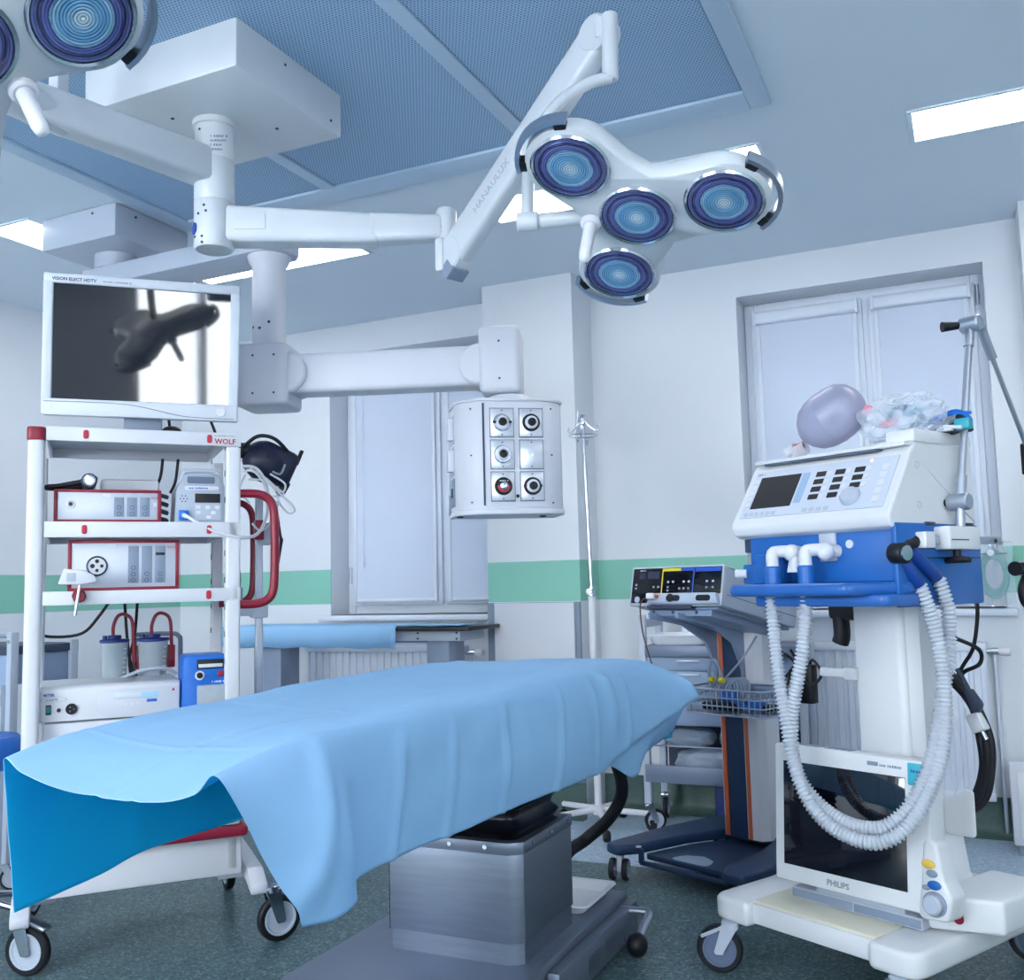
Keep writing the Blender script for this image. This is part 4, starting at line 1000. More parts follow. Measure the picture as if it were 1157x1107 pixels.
for k in range(6): zs += [.497+.06*k+.008, .497+.06*k+.03, .497+.06*k+.052]
for k, z in enumerate(zs + [.86]):
    d = .004 if (k % 3 == 2) else .024
    if k == 0: d = .012
    rr = rrect(-1.685+d, 2.69+d, -1.262-d, 3.06-d, .04, 4)
    rings.append([bm.verts.new((p[0]+.004*math.sin(9*p[1]+k), p[1]+.003*math.sin(11*p[0]+2*k), z)) for p in rr])
for A, C in zip(rings, rings[1:]):
    n = len(A)
    for i in range(n): bm.faces.new((A[i], A[(i+1) % n], C[(i+1) % n], C[i]))
b = B(); b.bm.free(); b.bm = bm; O('bellows', b, M('bellows_black', (12, 14, 22), .28, var=.1), ang=70)
b = B().box((-1.61, 1.62, .865), (-1.17, 3.52, .9), .006); O('table_frame', b, TST)
for y0, y1 in ((1.64, 2.35), (2.37, 3.0), (3.02, 3.5)):
    b = B().box((-1.63, y0, .9), (-1.15, y1, .957), .02, 3); O('mattress_pad', b, M('mattress_black', (24, 28, 38), .5))
for x in (-1.655, -1.125):
    b = B().box((x-.004, 1.7, .868), (x+.004, 3.3, .893), .002); O('side_rail', b, CHROME)
b = B().box((-1.43, 1.46, .905), (-1.36, 1.64, .925), .004); O('end_bracket', b, DGREY)
b = B().tube([(-1.19, 3.36, .115), (-1.11, 3.37, .115), (-1.085, 3.36, .112), (-1.088, 3.3, .085), (-1.09, 3.24, .055)], .014, 10); lv = O('foot_lever', b, ALU)
b = B().ball((-1.09, 3.235, .05), .05, (.72, .8, .8), 16); O('pedal', b, BLACK, lv)
b = B().tube([(-1.46, 3.46, .1), (-1.5, 3.62, .2), (-1.46, 3.75, .24), (-1.36, 3.76, .33), (-1.30, 3.74, .44), (-1.28, 3.6, .6), (-1.3, 3.4, .85)], .025, 12, 6); O('supply_hose', b, BLACK)

# ---- the drape
DR = [
 [(-1.650, 1.305, .670), (-1.652, 1.290, .800), (-1.652, 1.279, .925), (-1.645, 1.277, .953), (-1.580, 1.262, .935), (-1.487, 1.262, .911), (-1.360, 1.255, .903), (-1.235, 1.252, .906), (-1.165, 1.252, .925), (-1.128, 1.256, .957), (-1.112, 1.290, .905), (-1.112, 1.376, .779), (-1.112, 1.460, .659)],
 [(-1.652, 1.400, .675), (-1.660, 1.395, .800), (-1.668, 1.390, .930), (-1.655, 1.385, .972), (-1.580, 1.360, .950), (-1.480, 1.350, .930), (-1.360, 1.340, .924), (-1.240, 1.340, .930), (-1.165, 1.350, .948), (-1.125, 1.365, .968), (-1.085, 1.400, .900), (-1.066, 1.450, .775), (-1.078, 1.515, .660)],
 [(-1.650, 1.520, .683), (-1.650, 1.520, .800), (-1.668, 1.510, .940), (-1.660, 1.500, .982), (-1.580, 1.490, .968), (-1.480, 1.480, .958), (-1.360, 1.480, .955), (-1.240, 1.480, .962), (-1.165, 1.490, .975), (-1.122, 1.500, .982), (-1.086, 1.520, .910), (-1.062, 1.550, .780), (-1.080, 1.590, .668)],
 [(-1.650, 1.640, .702), (-1.640, 1.640, .810), (-1.668, 1.640, .940), (-1.664, 1.640, .988), (-1.590, 1.640, .978), (-1.480, 1.640, .972), (-1.360, 1.640, .972), (-1.240, 1.640, .976), (-1.165, 1.640, .982), (-1.120, 1.640, .978), (-1.108, 1.640, .910), (-1.120, 1.650, .790), (-1.128, 1.660, .690)],
 [(-1.652, 1.900, .700), (-1.665, 1.900, .810), (-1.672, 1.900, .940), (-1.668, 1.900, .992), (-1.590, 1.900, .984), (-1.480, 1.900, .976), (-1.360, 1.900, .976), (-1.240, 1.900, .978), (-1.165, 1.900, .982), (-1.120, 1.900, .972), (-1.108, 1.900, .900), (-1.108, 1.900, .790), (-1.120, 1.900, .688)],
 [(-1.655, 2.200, .690), (-1.668, 2.200, .810), (-1.675, 2.200, .940), (-1.670, 2.200, .996), (-1.590, 2.200, .984), (-1.480, 2.200, .978), (-1.360, 2.200, .978), (-1.240, 2.200, .980), (-1.165, 2.200, .980), (-1.120, 2.200, .966), (-1.108, 2.200, .890), (-1.104, 2.200, .780), (-1.118, 2.200, .680)],
 [(-1.655, 2.550, .680), (-1.668, 2.550, .810), (-1.680, 2.550, .940), (-1.672, 2.550, 1.00), (-1.590, 2.550, .986), (-1.480, 2.550, .980), (-1.360, 2.550, .980), (-1.240, 2.550, .980), (-1.165, 2.550, .978), (-1.120, 2.550, .960), (-1.104, 2.550, .880), (-1.100, 2.550, .770), (-1.116, 2.550, .668)],
 [(-1.655, 2.900, .670), (-1.665, 2.900, .800), (-1.675, 2.900, .935), (-1.660, 2.900, .994), (-1.580, 2.900, .986), (-1.480, 2.900, .982), (-1.360, 2.900, .980), (-1.240, 2.900, .980), (-1.165, 2.900, .978), (-1.118, 2.900, .956), (-1.096, 2.900, .870), (-1.092, 2.900, .760), (-1.108, 2.900, .655)],
 [(-1.650, 3.200, .660), (-1.660, 3.200, .790), (-1.665, 3.200, .920), (-1.640, 3.200, .974), (-1.570, 3.200, .980), (-1.480, 3.200, .982), (-1.360, 3.200, .980), (-1.240, 3.200, .976), (-1.165, 3.200, .972), (-1.112, 3.200, .950), (-1.080, 3.200, .870), (-1.070, 3.200, .760), (-1.094, 3.180, .640)],
 [(-1.640, 3.420, .640), (-1.645, 3.420, .760), (-1.645, 3.420, .890), (-1.610, 3.420, .950), (-1.550, 3.420, .966), (-1.470, 3.420, .974), (-1.360, 3.420, .972), (-1.250, 3.420, .968), (-1.170, 3.420, .964), (-1.100, 3.420, .942), (-1.045, 3.420, .868), (-1.022, 3.400, .750), (-1.062, 3.340, .575)],
 [(-1.640, 3.580, .620), (-1.640, 3.580, .740), (-1.630, 3.580, .860), (-1.600, 3.580, .915), (-1.540, 3.580, .942), (-1.470, 3.580, .956), (-1.360, 3.580, .962), (-1.250, 3.580, .962), (-1.170, 3.580, .958), (-1.085, 3.570, .934), (-1.000, 3.560, .882), (-.968, 3.560, .790), (-1.050, 3.450, .635)],
 [(-1.640, 3.680, .610), (-1.635, 3.680, .710), (-1.620, 3.680, .810), (-1.580, 3.680, .860), (-1.520, 3.690, .890), (-1.450, 3.690, .915), (-1.360, 3.690, .930), (-1.250, 3.690, .938), (-1.165, 3.690, .938), (-1.070, 3.660, .908), (-.960, 3.610, .864), (-.945, 3.630, .780), (-1.005, 3.650, .680)],
 [(-1.640, 3.740, .600), (-1.630, 3.740, .680), (-1.610, 3.740, .760), (-1.560, 3.750, .780), (-1.500, 3.755, .790), (-1.440, 3.760, .800), (-1.360, 3.760, .810), (-1.260, 3.760, .820), (-1.180, 3.755, .825), (-1.100, 3.740, .820), (-1.010, 3.710, .800), (-.985, 3.710, .740), (-1.010, 3.710, .685)],
 [(-1.640, 3.760, .580), (-1.620, 3.765, .600), (-1.590, 3.770, .610), (-1.550, 3.775, .615), (-1.500, 3.780, .615), (-1.440, 3.780, .620), (-1.360, 3.780, .625), (-1.270, 3.780, .630), (-1.190, 3.775, .635), (-1.120, 3.760, .645), (-1.060, 3.750, .660), (-1.030, 3.740, .668), (-1.020, 3.735, .675)],
]
rows = [[Vector(p) for p in r] for r in DR]
cols = list(zip(*rows)); SUBR, SUBC = 22, 9
cols = [spline(list(c), SUBR) for c in cols]
rows = [spline(list(r), SUBC) for r in zip(*cols)]
NR, NC = len(rows), len(rows[0])
CREASE = [(1.80, .007), (2.02, .006), (2.30, .010), (2.66, .009), (2.92, .008), (3.18, .010)]
for i, r in enumerate(rows):
    for j, p in enumerate(r):
        u = j/SUBC; y = p.y
        w = .010*noise.noise(Vector((p.x*5+3, p.y*3.2, p.z*4))) + .004*noise.noise(Vector((p.x*14, p.y*11+7, p.z*11)))
        hang = max(0.0, min(1.0, u-8.7)) ; lh = max(0.0, min(1.0, 3.2-u)); top = 1-max(hang, lh)
        cr_ = sum(a*max(0, 1-abs(y-c-(u-10)*.014*math.sin(c*37))/.024) for c, a in CREASE)
        folds = .004*math.sin(y*15.0+1.6*math.sin(y*4.0))*max(0, min(1, (u-9.5)/2.5))
        dg = .011*(1-abs(2*((y*3.1+p.z*2.2) % 1)-1))*max(0, min(1, (y-2.8)/.4))
        p.z += top*.0022*(max(0, 1-abs((y % .42)-.21)/.012)+max(0, 1-abs(p.x+1.30)/.008))
        p.x += hang*(w+cr_+folds+dg) - lh*(w*.8+.006*math.sin(y*13))
        p.z += top*(w*.75) + (.004*math.exp(-((p.x+1.395-.1*(y-1.25))/.008)**2) if y < 1.9 and 3.5 < u < 8.5 else 0)
        # pinched fold running down from the far right edge
        d = Vector((y-3.02-(.95-p.z)*.18, 0)).length
        if u > 8.6: p.x += .022*math.exp(-(d/.035)**2)*max(0, min(1, (u-8.6)*2))*max(0, min(1, (11.2-u)))
        zl = .665+(y-3.05)*.27
        if u > 9.5 and y > 2.95 and p.z < zl: p.x -= .065*min(1, (zl-p.z)/.035)*max(0, min(1, (y-2.95)/.2))
        if y < 1.55 and u > 8.8: p.x += .014*math.exp(-((y-1.5+.25*(.96-p.z))/.03)**2)*min(1, (u-8.8))
b = B().grid(rows)
DRAPE = drape_cloth('drape_blue', (152, 198, 238), (40, 180, 240), .06, .14)
o = part('drape', b, DRAPE, None, ang=180); tag(o, 'large light blue surgical drape spread over the operating table', 'drape')
FILM_IN = drape_cloth('drape_inner_film', (36, 212, 250), (20, 214, 255), .05, .45); o.data.materials.append(FILM_IN)
md = o.modifiers.new('thickness', 'SOLIDIFY'); md.thickness = .0016; md.offset = -1; md.material_offset = 1
TRAYW = M('tray_white', (222, 226, 234), .35, var=.02)
def tray(name, label, x0, y0, x1, y1, z, h, rot=0, mat=None):
    c = ((x0+x1)/2, (y0+y1)/2, z); t = thing(name, label, 'tray', c, rot); w, d = (x1-x0)/2, (y1-y0)/2
    bm = bmesh.new(); R = []
    for s, zz in ((-.012, .003), (-.02, .0), (-.022, 0), (-.004, h-.002), (.01, h), (.012, h-.004), (.0, h-.006), (-.016, .004)):
        R.append([bm.verts.new((p[0], p[1], zz)) for p in rrect(-w-s, -d-s, w+s, d+s, .03, 4)])
    n = len(R[0]); R = R[2:]
    for A, C in zip(R, R[1:]):
        for i in range(n): bm.faces.new((A[i], A[(i+1) % n], C[(i+1) % n], C[i]))
    bm.faces.new(R[-1]); bm.faces.new(R[0][::-1]); bmesh.ops.recalc_face_normals(bm, faces=bm.faces)
    b = B(); b.bm.free(); b.bm = bm; part('tray_body', b, mat or TRAYW, t); return t
tray('tray', 'shallow white plastic tray lying on the steel base of the operating table', -1.55, 3.14, -1.235, 3.43, .1505, .035)

# ================================================================ ELECTROSURGERY CART
EO = (-1.34, 4.04, 0); EA = -22
t = thing('electrosurgery_cart', 'cart with dark blue column, orange trims and flat dark base', 'cart', EO, EA)
EC = t
def E_(n, b, m, par=None, **k): return part(n, b, m, par or EC, **k)
CG = M('cart_grey', (128, 146, 174), .42, var=.04)
b = B()
arc = lambda s: rpoly([(-.16, -.03), (-.08, -.05), (-.03, .03), (.02, .30), (.10, .5), (.34, .5), (.40, .3), (.42, .02), (.46, -.06), (.55, -.04), (.56, .05), (.53, .4), (.46, .72), (.36, .80), (.0, .80), (-.10, .68), (-.15, .35)], .03, 3)
b.prism(arc(0), .105, .148, bev=.012, seg=3); bs = E_('base', b, NAVY)
b = B().prism(rpoly([(-.02, .06), (.41, .06), (.40, .32), (.33, .51), (.11, .51), (.03, .32)], .02, 3), .085, .107, bev=.004); pl = E_('base_plate', b, NAVY, bs)
b = B().prism(rpoly([(.10, .07), (.30, .07), (.27, .15), (.2, .185), (.13, .15)], .03, 4), .106, .1085); E_('cutout_patch', b, M('cutout_pale', (150, 168, 190), .4), bs)  # pale patch added to stand in for floor seen through a cutout
b = B().box((-.03, .035, .062), (.43, .055, .082), .006).box((-.03, .03, .07), (-.015, .055, .13), .004).box((.41, .03, .07), (.43, .055, .13), .004); E_('front_bar', b, NAVY, bs)
b = B().cyl((-.0, -.0, .148), (-.0, -.0, .152), .012, n=14); E_('screw_cap', b, GREYW, bs)
for x, y, a in ((-.105, -.0, -62), (.505, .0, -50), (-.06, .68, 110), (.42, .70, 80)): caster(EC, x, y, .108, .045, a, .022, twin=True, hub=GREY, fork=GREYW, offs=.018, gap=.017)
cx0, cx1, cy0, cy1 = .13, .30, .44, .575
b = B().box((cx0+.02, cy0, .14), (cx1-.045, cy1-.04, 1.06), .006); co = E_('column', b, NAVY)
for x in (cx0, cx1-.052):
    b = B().box((x+.004, cy0-.006, .14), (x+.024, cy0+.03, 1.02), .003); E_('orange_trim', b, ORANGE, co)
    b = B().box((x, cy0-.004, .14), (x+.005, cy0+.03, 1.02), .001); E_('trim_edge', b, GREYW, co)
b = B().prism(rpoly([(cx1-.05, cy0-.004), (cx1+.015, cy0-.004), (cx1+.04, cy0+.03), (cx1+.04, cy1), (cx0, cy1), (cx0, cy0+.03), (cx0+.02, cy1-.05), (cx1-.05, cy1-.05)], .008, 3), .14, 1.04); E_('side_profile', b, WHITE2, co)
for x in (cx0-.016, cx1-.045):
    b = B().prism(rpoly([(-.02, 1.125), (-.02, 1.10), (.2, 1.06), (.36, .98), (.425, .86), (.425, .80), (.445, .80), (.46, 1.02), (.46, 1.06)], [.0, .01, .08, .06, .05, .004, .004, .004, .004], 5), x, x+.016, 'x', .002); br = E_('bracket', b, CG)
    b = B()
    for z in (.82, .90): b.cyl((x+.008, .426, z), (x+.008, .42, z), .005, n=8)
    E_('screw', b, ALU, br)
TX = Matrix.Translation((0, 0, 1.15)) @ Matrix.Rotation(math.radians(-12), 4, 'X')
def EX(n, b, m, par=None, **k): bmesh.ops.transform(b.bm, matrix=TX, verts=b.bm.verts); return part(n, b, m, par or EC, **k)
b = B().box((.08, .035, -.035), (.40, .52, -.004), .004).prism(rpoly([(.06, .02), (.44, .02), (.45, .54), (.06, .54)], .02), -.010, -.002, bev=.002); EX('unit_tray', b, CG)
b = B()
for x in (.1, .2, .32): b.box((x, .032, -.026), (x+.012, .036, -.014), .001)
bmesh.ops.transform(b.bm, matrix=TX, verts=b.bm.verts); E_('tray_screw', b, DGREY)['kind'] = 'stuff'
# the unit itself
eu = thing('electrosurgery_unit', 'grey electrosurgery unit with dark touch panel tilted up on the navy cart', 'medical device', WM[EC] @ Vector((0, 0, 1.15)), EA)
UX = Matrix.Rotation(math.radians(-12), 4, 'X')
def U(n, b, m, par=None, **k): bmesh.ops.transform(b.bm, matrix=UX, verts=b.bm.verts); return part(n, b, m, par or eu, **k)
UG = M('unit_grey', (170, 182, 202), .4, var=.03)
b = B().box((.0, .012, .002), (.47, .55, .165), .008, 2); cs = U('casing', b, UG)
b = B().prism(rrect(-.002, 0, .472, .167, .008, 3), -.004, .014, 'y', .003); U('front_bezel', b, GREYW, cs)
b = B().prism(rrect(.008, .05, .463, .16, .004, 3), -.0065, -.003, 'y', .001).box((.008, -.0062, .012), (.10, -.003, .055), .001); pn = U('touch_panel', b, GLOSSK)
b = B().prism(rpoly([(.11, .004), (.47, .004), (.455, .05), (.13, .05)], [.006, .006, .006, .02], 3), -.03, -.004, 'y', .006); U('socket_bar', b, UG)
b = B().box((.17, -.0078, .145), (.262, -.006, .157), .0003); U('yellow_strip', b, M('strip_yellow', (216, 200, 40), .4), pn)
b = B().box((.166, -.0078, .052), (.171, -.006, .157), .0003); U('yellow_strip', b, M('strip_yellow', (216, 200, 40), .4), pn)
for x0, x1, z0, z1 in ((.262, .328, .145, .157), (.325, .33, .052, .157), (.335, .46, .14, .157)):
    b = B().box((x0, -.0078, z0), (x1, -.006, z1), .0003); U('blue_strip', b, M('strip_blue', (34, 84, 190), .4), pn)
for x, z in ((.03, .09), (.03, .075), (.125, .08), (.15, .08), (.2, .1), (.225, .1), (.2, .078), (.2, .064), (.28, .1), (.305, .1), (.26, .072), (.282, .072), (.305, .072), (.395, .1), (.425, .1), (.395, .075), (.425, .075)):
    b = B().box((x-.005, -.0078, z-.004), (x+.005, -.0062, z+.004), .0004); U('label_key', b, GREYW if z > .09 else GREY, pn)
for x0, x1, z0, z1 in ((.045, .075, .115, .14), (.09, .15, .115, .145)):
    b = B().box((x0, -.0072, z0), (x1, -.006, z1), .0002); U('display', b, M('display_dim', (44, 48, 72), .2), pn)
b = B().cyl((.045, -.004, .026), (.045, -.012, .026), .013, n=16); U('power_switch', b, GREYW, pn)
for xc in (.25, .4):
    b = B().prism(rrect(xc-.034, .016, xc+.034, .04, .012, 4), -.034, -.028, 'y', .001); k = U('socket', b, BLACK, pn)
b = B().cyl((.24, -.032, .028), (.24, -.042, .028), .017, n=18, bev=.002); U('plug', b, BLACK, pn)
b = B().box((.13, -.06, .02), (.17, -.028, .045), .005); U('plug', b, WHITE, pn)
b = B().box((.165, -.05, .026), (.18, -.036, .04), .002); U('plug_tip', b, ORANGE, pn)
b = B().box((.1, -.01, -.012), (.33, .1, .003), .003); U('drawer_slot', b, DGREY, cs)
b = B()
for z in (.05, .16):
    b.box((.4695, .03, z-.0012), (.4708, .54, z+.0012))
U('seam', b, DGREY, cs)
b = B()
for y, z in ((.2, .11), (.4, .1), (.5, .1), (.3, .03)): b.cyl((.47, y, z), (.4715, y, z), .005, n=8)
U('screw', b, GREY, cs)
print_line(.03, .006, UX @ Matrix.Translation((.045, -.0068, .148)) @ Matrix.Rotation(PI/2, 4, 'X'), GREYW, eu)
b = B().tube([(.135, -.066, .035), (.115, -.07, .0), (.118, -.06, -.12), (.15, -.04, -.26)], .0032, 7); part('patient_cable', b, M('cable_brown', (90, 60, 60), .5), eu)
b = B().tube([(.33, .53, -.2), (.42, .56, -.24), (.5, .5, -.33), (.46, .42, -.42), (.4, .5, -.36), (.45, .58, -.25)], .006, 8).tube([(.46, .5, -.2), (.5, .54, -.3), (.56, .5, -.24), (.6, .5, -.30), (.56, .46, -.34), (.5, .48, -.22)], .006, 8).tube([(.45, .5, -.3), (.46, .45, -.42), (.52, .4, -.55), (.57, .4, -.72)], .006, 8); part('cable', b, BLACK, eu)
b = B().box((.51, .47, -.42), (.57, .52, -.26), .006); part('plug', b, BLACK, eu)
# wire basket with coiled cables
t = thing('wire_basket', 'grey wire basket full of cables hung on the navy cart column', 'basket', WM[EC] @ Vector((.35, .27, .70)), EA)
W, D, Hh = .2, .13, .105
wires = B(); rim = B()
for z, w_, r in ((Hh, 1.0, .0048), (Hh*.68, .985, .003), (Hh*.36, .97, .003), (.002, .95, .0036)):
    p = [(x, y, z) for x, y in rrect(-W*w_, -D*w_, W*w_, D*w_, .02, 3)]
    (rim if r == .0048 else wires).tube(p, r, 6, sub=1, closed=True)
for k in range(15):
    x = -W+.015+(2*W-.03)*k/14
    wires.tube([(x, -D, Hh), (x*.95, -D*.95, .002), (x*.95, D*.95, .002), (x, D, Hh)], .0029, 6, sub=1)
for k in range(9):
    y = -D+.02+(2*D-.04)*k/8
    wires.tube([(-W, y, Hh), (-W*.95, y*.95, .002), (W*.95, y*.95, .002), (W, y, Hh)], .0029, 6, sub=1)
WIRE = M('wire_grey', (150, 162, 184), .35, .5, var=.05)
part('rim', rim, WIRE, t); part('wire_mesh', wires, WIRE, t)['kind'] = 'stuff'
b = B().box((-.12, D-.004, .05), (.1, D+.045, .1), .004); part('hanger', b, CG, t)
ct = thing('coiled_cables', 'coiled grey cable with yellow bands in the wire basket', 'cable', WM[EC] @ Vector((.30, .27, .71)), EA)
pts = []
for k in range(90): a = k*.42; pts.append((-.05+.055*math.cos(a)+.0012*k, .045*math.sin(a)*.7, .065+.055*math.sin(a)+.0001*k))
b = B().tube(pts, .0058, 7, 2); part('coil', b, GREY, ct)
b = B()
for x in (-.08, -.03): b.lathe([(.012, -.01), (.012, .01)], 12, Matrix.Translation((x, -.01, .12)) @ Matrix.Rotation(PI/2, 4, 'Y'))
part('yellow_band', b, M('strip_yellow', (216, 200, 40), .4), ct)
b = B().tube([(-.09, .0, .06), (-.1, .0, .16), (-.07, .0, .205), (-.04, 0, .15), (-.03, .0, .09)], .007, 8).tube([(-.06, .02, .1), (0, .1, .2), (.06, .13, .3)], .005, 8); part('loop', b, GREY, ct)
t = thing('foot_switch', 'blue and black pencil handle heap in the wire basket', 'handle', WM[EC] @ Vector((.38, .25, .708)), EA)
b = B().box((-.09, -.04, .035), (-.02, .03, .085), .01, xf=Matrix.Rotation(.3, 4, 'Z')).tube([(-.06, -.06, .065), (.0, -.06, .05), (.06, -.08, .03), (.1, -.08, .025)], .011, 9).box((.02, -.03, .01), (.09, .04, .05), .01); part('blue_handle', b, BLUE, t)
b = B().box((-.16, -.08, .006), (.02, .08, .04), .015).box((.03, .0, .006), (.13, .09, .03), .01); part('black_grip', b, BLACK, t)

# ================================================================ VENTILATOR ON ITS CART
VO = (-.757, 3.25, 0); VA = -28
t = thing('ventilator', 'white and blue ventilator on a wheeled column cart beside the window', 'ventilator', VO, VA)
VT = t
def V(n, b, m, par=None, **k): return part(n, b, m, par or VT, **k)
VW = M('ventilator_white', (216, 219, 224), .35, var=.02)
b = B()
b.prism(rpoly([(-.09, -.02), (.06, -.02), (.06, .02), (.06, .86), (-.09, .86)], [.06, .03, 0, .05, .06], 5), .158, .232, bev=.016, seg=3)
b.prism(rpoly([(.48, -.02), (.64, -.02), (.64, .86), (.48, .86)], [.03, .06, .06, .05], 5), .158, .232, bev=.016, seg=3)
b.box((.04, .012, .165), (.5, .84, .226), .006)
bs = V('base', b, VW)
b = B().prism(rpoly([(.055, .02), (.485, .02), (.485, .24), (.055, .24)], .008, 2), .226, .236, bev=.003); V('cream_mat', b, CREAM, bs, label='cream coloured mat on the front of the base')
for x, y, a, br in ((-.02, -.01, 215, True), (.575, -.01, 245, False), (.585, .80, 200, False), (-.03, .80, 150, False)): caster(VT, x, y, .160, .073, a, .034, fork=GREYW, hub=M('hub_slate', (92, 106, 132), .4), brake=br, offs=.035)
b = B().prism(rpoly([(.285, .30), (.46, .30), (.46, .45), (.285, .45)], [.01, .03, .03, .01], 4), .22, 1.17, bev=.004); co = V('column', b, VW)
b = B().prism([(.46, .315), (.495, .335), (.495, .42), (.46, .44)], .22, 1.17); V('side_channel', b, VW, co)
b = B().prism(rpoly([(.46, .34), (.62, .34), (.62, .48), (.46, .48)], .02), .236, .30, bev=.01).prism(rpoly([(.3, .236), (.6, .236), (.52, .33), (.50, .46), (.3, .46)], .02, 3), .3, .5, 'y', .006); V('column_foot', b, VW, co)
b = B().box((.16, .28, .925), (.29, .30, .955), .006).box((.255, .275, .92), (.295, .305, .96), .004); V('hose_strap', b, VW, co)
# white hook plate at the back right
b = B().prism(rpoly([(.50, .46), (.595, .46), (.595, .60), (.57, .60), (.50, .56)], .015, 4), .40, .412, 'y', .003); V('cable_hook', b, VW, co)
# white supply module on the base
b = B().prism(rpoly([(.55, .17), (.735, .27), (.735, .56), (.55, .56)], .02, 3), .24, .335, bev=.012, seg=3); md_ = V('supply_module', b, VW)
b = B().cyl((.60, .198, .285), (.608, .183, .285), .013, n=14).cyl((.632, .215, .28), (.64, .2, .28), .013, n=14); V('red_socket', b, RED, md_)
# blue shelf and lower body
VB = M('ventilator_shelf_blue', (40, 98, 176), .3, var=.04)
b = B().prism(rpoly([(.085, -.09), (.54, -.09), (.615, .10), (.60, .32), (.12, .32)], [.05, .05, .04, .03, .03], 5), 1.197, 1.235, bev=.015, seg=3).prism(rpoly([(.14, -.02), (.62, -.02), (.60, .46), (.16, .46)], .03, 3), 1.165, 1.2, bev=.008)
V('blue_shelf', b, VB)
b = B().box((.06, .08, 1.235), (.598, .515, 1.40), .006); bb = V('blue_body', b, BLUE)
b = B().prism(rpoly([(.06, 1.16), (.53, 1.16), (.53, 1.405), (.06, 1.405)], [.01, .01, .03, .004], 3), .59, .606, 'x', .003); V('side_panel', b, BLUE, bb)
b = B()
for y in (.22, .44): b.box((.598, y, 1.398), (.61, y+.05, 1.41), .003)
V('latch', b, DGREY, bb)
b = B().box((.604, .1, 1.30), (.6075, .52, 1.304)); V('seam', b, NAVY, bb)
b = B().cyl((.44, .082, 1.35), (.44, .076, 1.35), .013, n=18); V('white_knob', b, WHITE, bb)
b = B().box((.335, .072, 1.30), (.395, .082, 1.405), .003); V('label_plate', b, GREYW, bb)
b = B().box((.02, .1, 1.34), (.062, .2, 1.385), .004); V('side_fitting', b, DGREY, bb)
b = B().box((.11, .04, 1.236), (.22, .09, 1.33), .006).box((.05, .05, 1.236), (.11, .1, 1.30), .006); V('valve_block', b, BLUE, bb)
# white control head with a slanted front
prof = rpoly([(.05, 1.395), (.075, 1.385), (.52, 1.405), (.52, 1.66), (.20, 1.645), (.17, 1.622), (.035, 1.425)], [.02, .03, .004, .015, .01, .012, .03], 4)
b = B().prism(prof, .018, .602, 'x', .008); hd = V('control_head', b, VW, ang=20)
b = B().prism(rpoly([(.16, 1.638), (.16, 1.65), (.32, 1.672), (.52, 1.684), (.53, 1.668), (.52, 1.655)], [.004, .004, .02, .004, .004, .004], 2), .03, .59, 'x', .004).box((.5, .2, 1.65), (.6, .535, 1.693), .012); V('lid', b, VW, hd)
b = B().prism([(.158, 1.630), (.158, 1.638), (.30, 1.650), (.30, 1.640)], .075, .50, 'x'); V('lid_gap', b, M('gap_shadow_grey', (84, 94, 112), .6), hd)
# panel coordinates: u along x, v up the slant
pu, pv = Vector((1, 0, 0)), Vector((0, .135, .197)).normalized(); po_ = Vector((.03, .0335, 1.428))
PXF = frame(po_, pu, pv); LV = .232
def pnl(n, m, u0, v0, u1, v1, h=.0015, par=None, r=.002):
    b = B().prism(rrect(u0, v0, u1, v1, r, 3), -.002, h, 'z', xf=PXF); return V(n, b, m, par or hd)
fp = pnl('panel_foil', M('foil_grey', (196, 204, 220), .4, var=.02), .015, .03, .545, .222, .0008)
pnl('display', BLACK, .045, .065, .205, .195, .002, fp)
pnl('key_strip', M('key_blue_grey', (150, 178, 212), .4), .212, .075, .24, .195, .0016, fp)
for c, (n_, u) in enumerate(((4, .265), (4, .335), (3, .405))):
    for r_ in range(n_):
        v = .172-.03*r_
        pnl('dark_label', BLACK, u, v, u+.036, v+.02, .0018, fp); pnl('label_key', WHITE, u+.04, v+.002, u+.055, v+.018, .0022, fp)
for k in range(6): pnl('label_key', GREYW, .03+.022*k, .036, .045+.022*k, .05, .0022, fp)
for k in range(4): pnl('label_key', GREYW, .26+.026*k, .036, .278+.026*k, .05, .0022, fp)
for k in range(5): pnl('label_key', WHITE, .02, .075+.024*k, .036, .092+.024*k, .0022, fp); pnl('label_key', WHITE, .5, .05+.03*k, .522, .072+.03*k, .0022, fp)
b = B().cyl((.425, .075, 0), (.425, .075, .02), .033, .03, 26, .004); bmesh.ops.transform(b.bm, matrix=PXF, verts=b.bm.verts); V('dial_knob', b, GREYW, fp)
b = B().cyl((.455, .211, 0), (.455, .211, .003), .005, n=10); bmesh.ops.transform(b.bm, matrix=PXF, verts=b.bm.verts); V('alarm_light', b, glow('alarm_red', (1, .1, .15), 1.2), fp)
print_line(.03, .008, PXF @ Matrix.Translation((.022, .206, .001)), INKG, VT)
b = B()
for y, z in ((.2, 1.58), (.47, 1.58), (.2, 1.46), (.44, 1.5)): b.lathe([(.009, 0), (.011, .0005), (.011, .001), (.009, .001)], 16, Matrix.Translation((.602, y, z)) @ Matrix.Rotation(PI/2, 4, 'Y'), cap=False)
V('screw_cover', b, GREYW, hd)['kind'] = 'stuff'
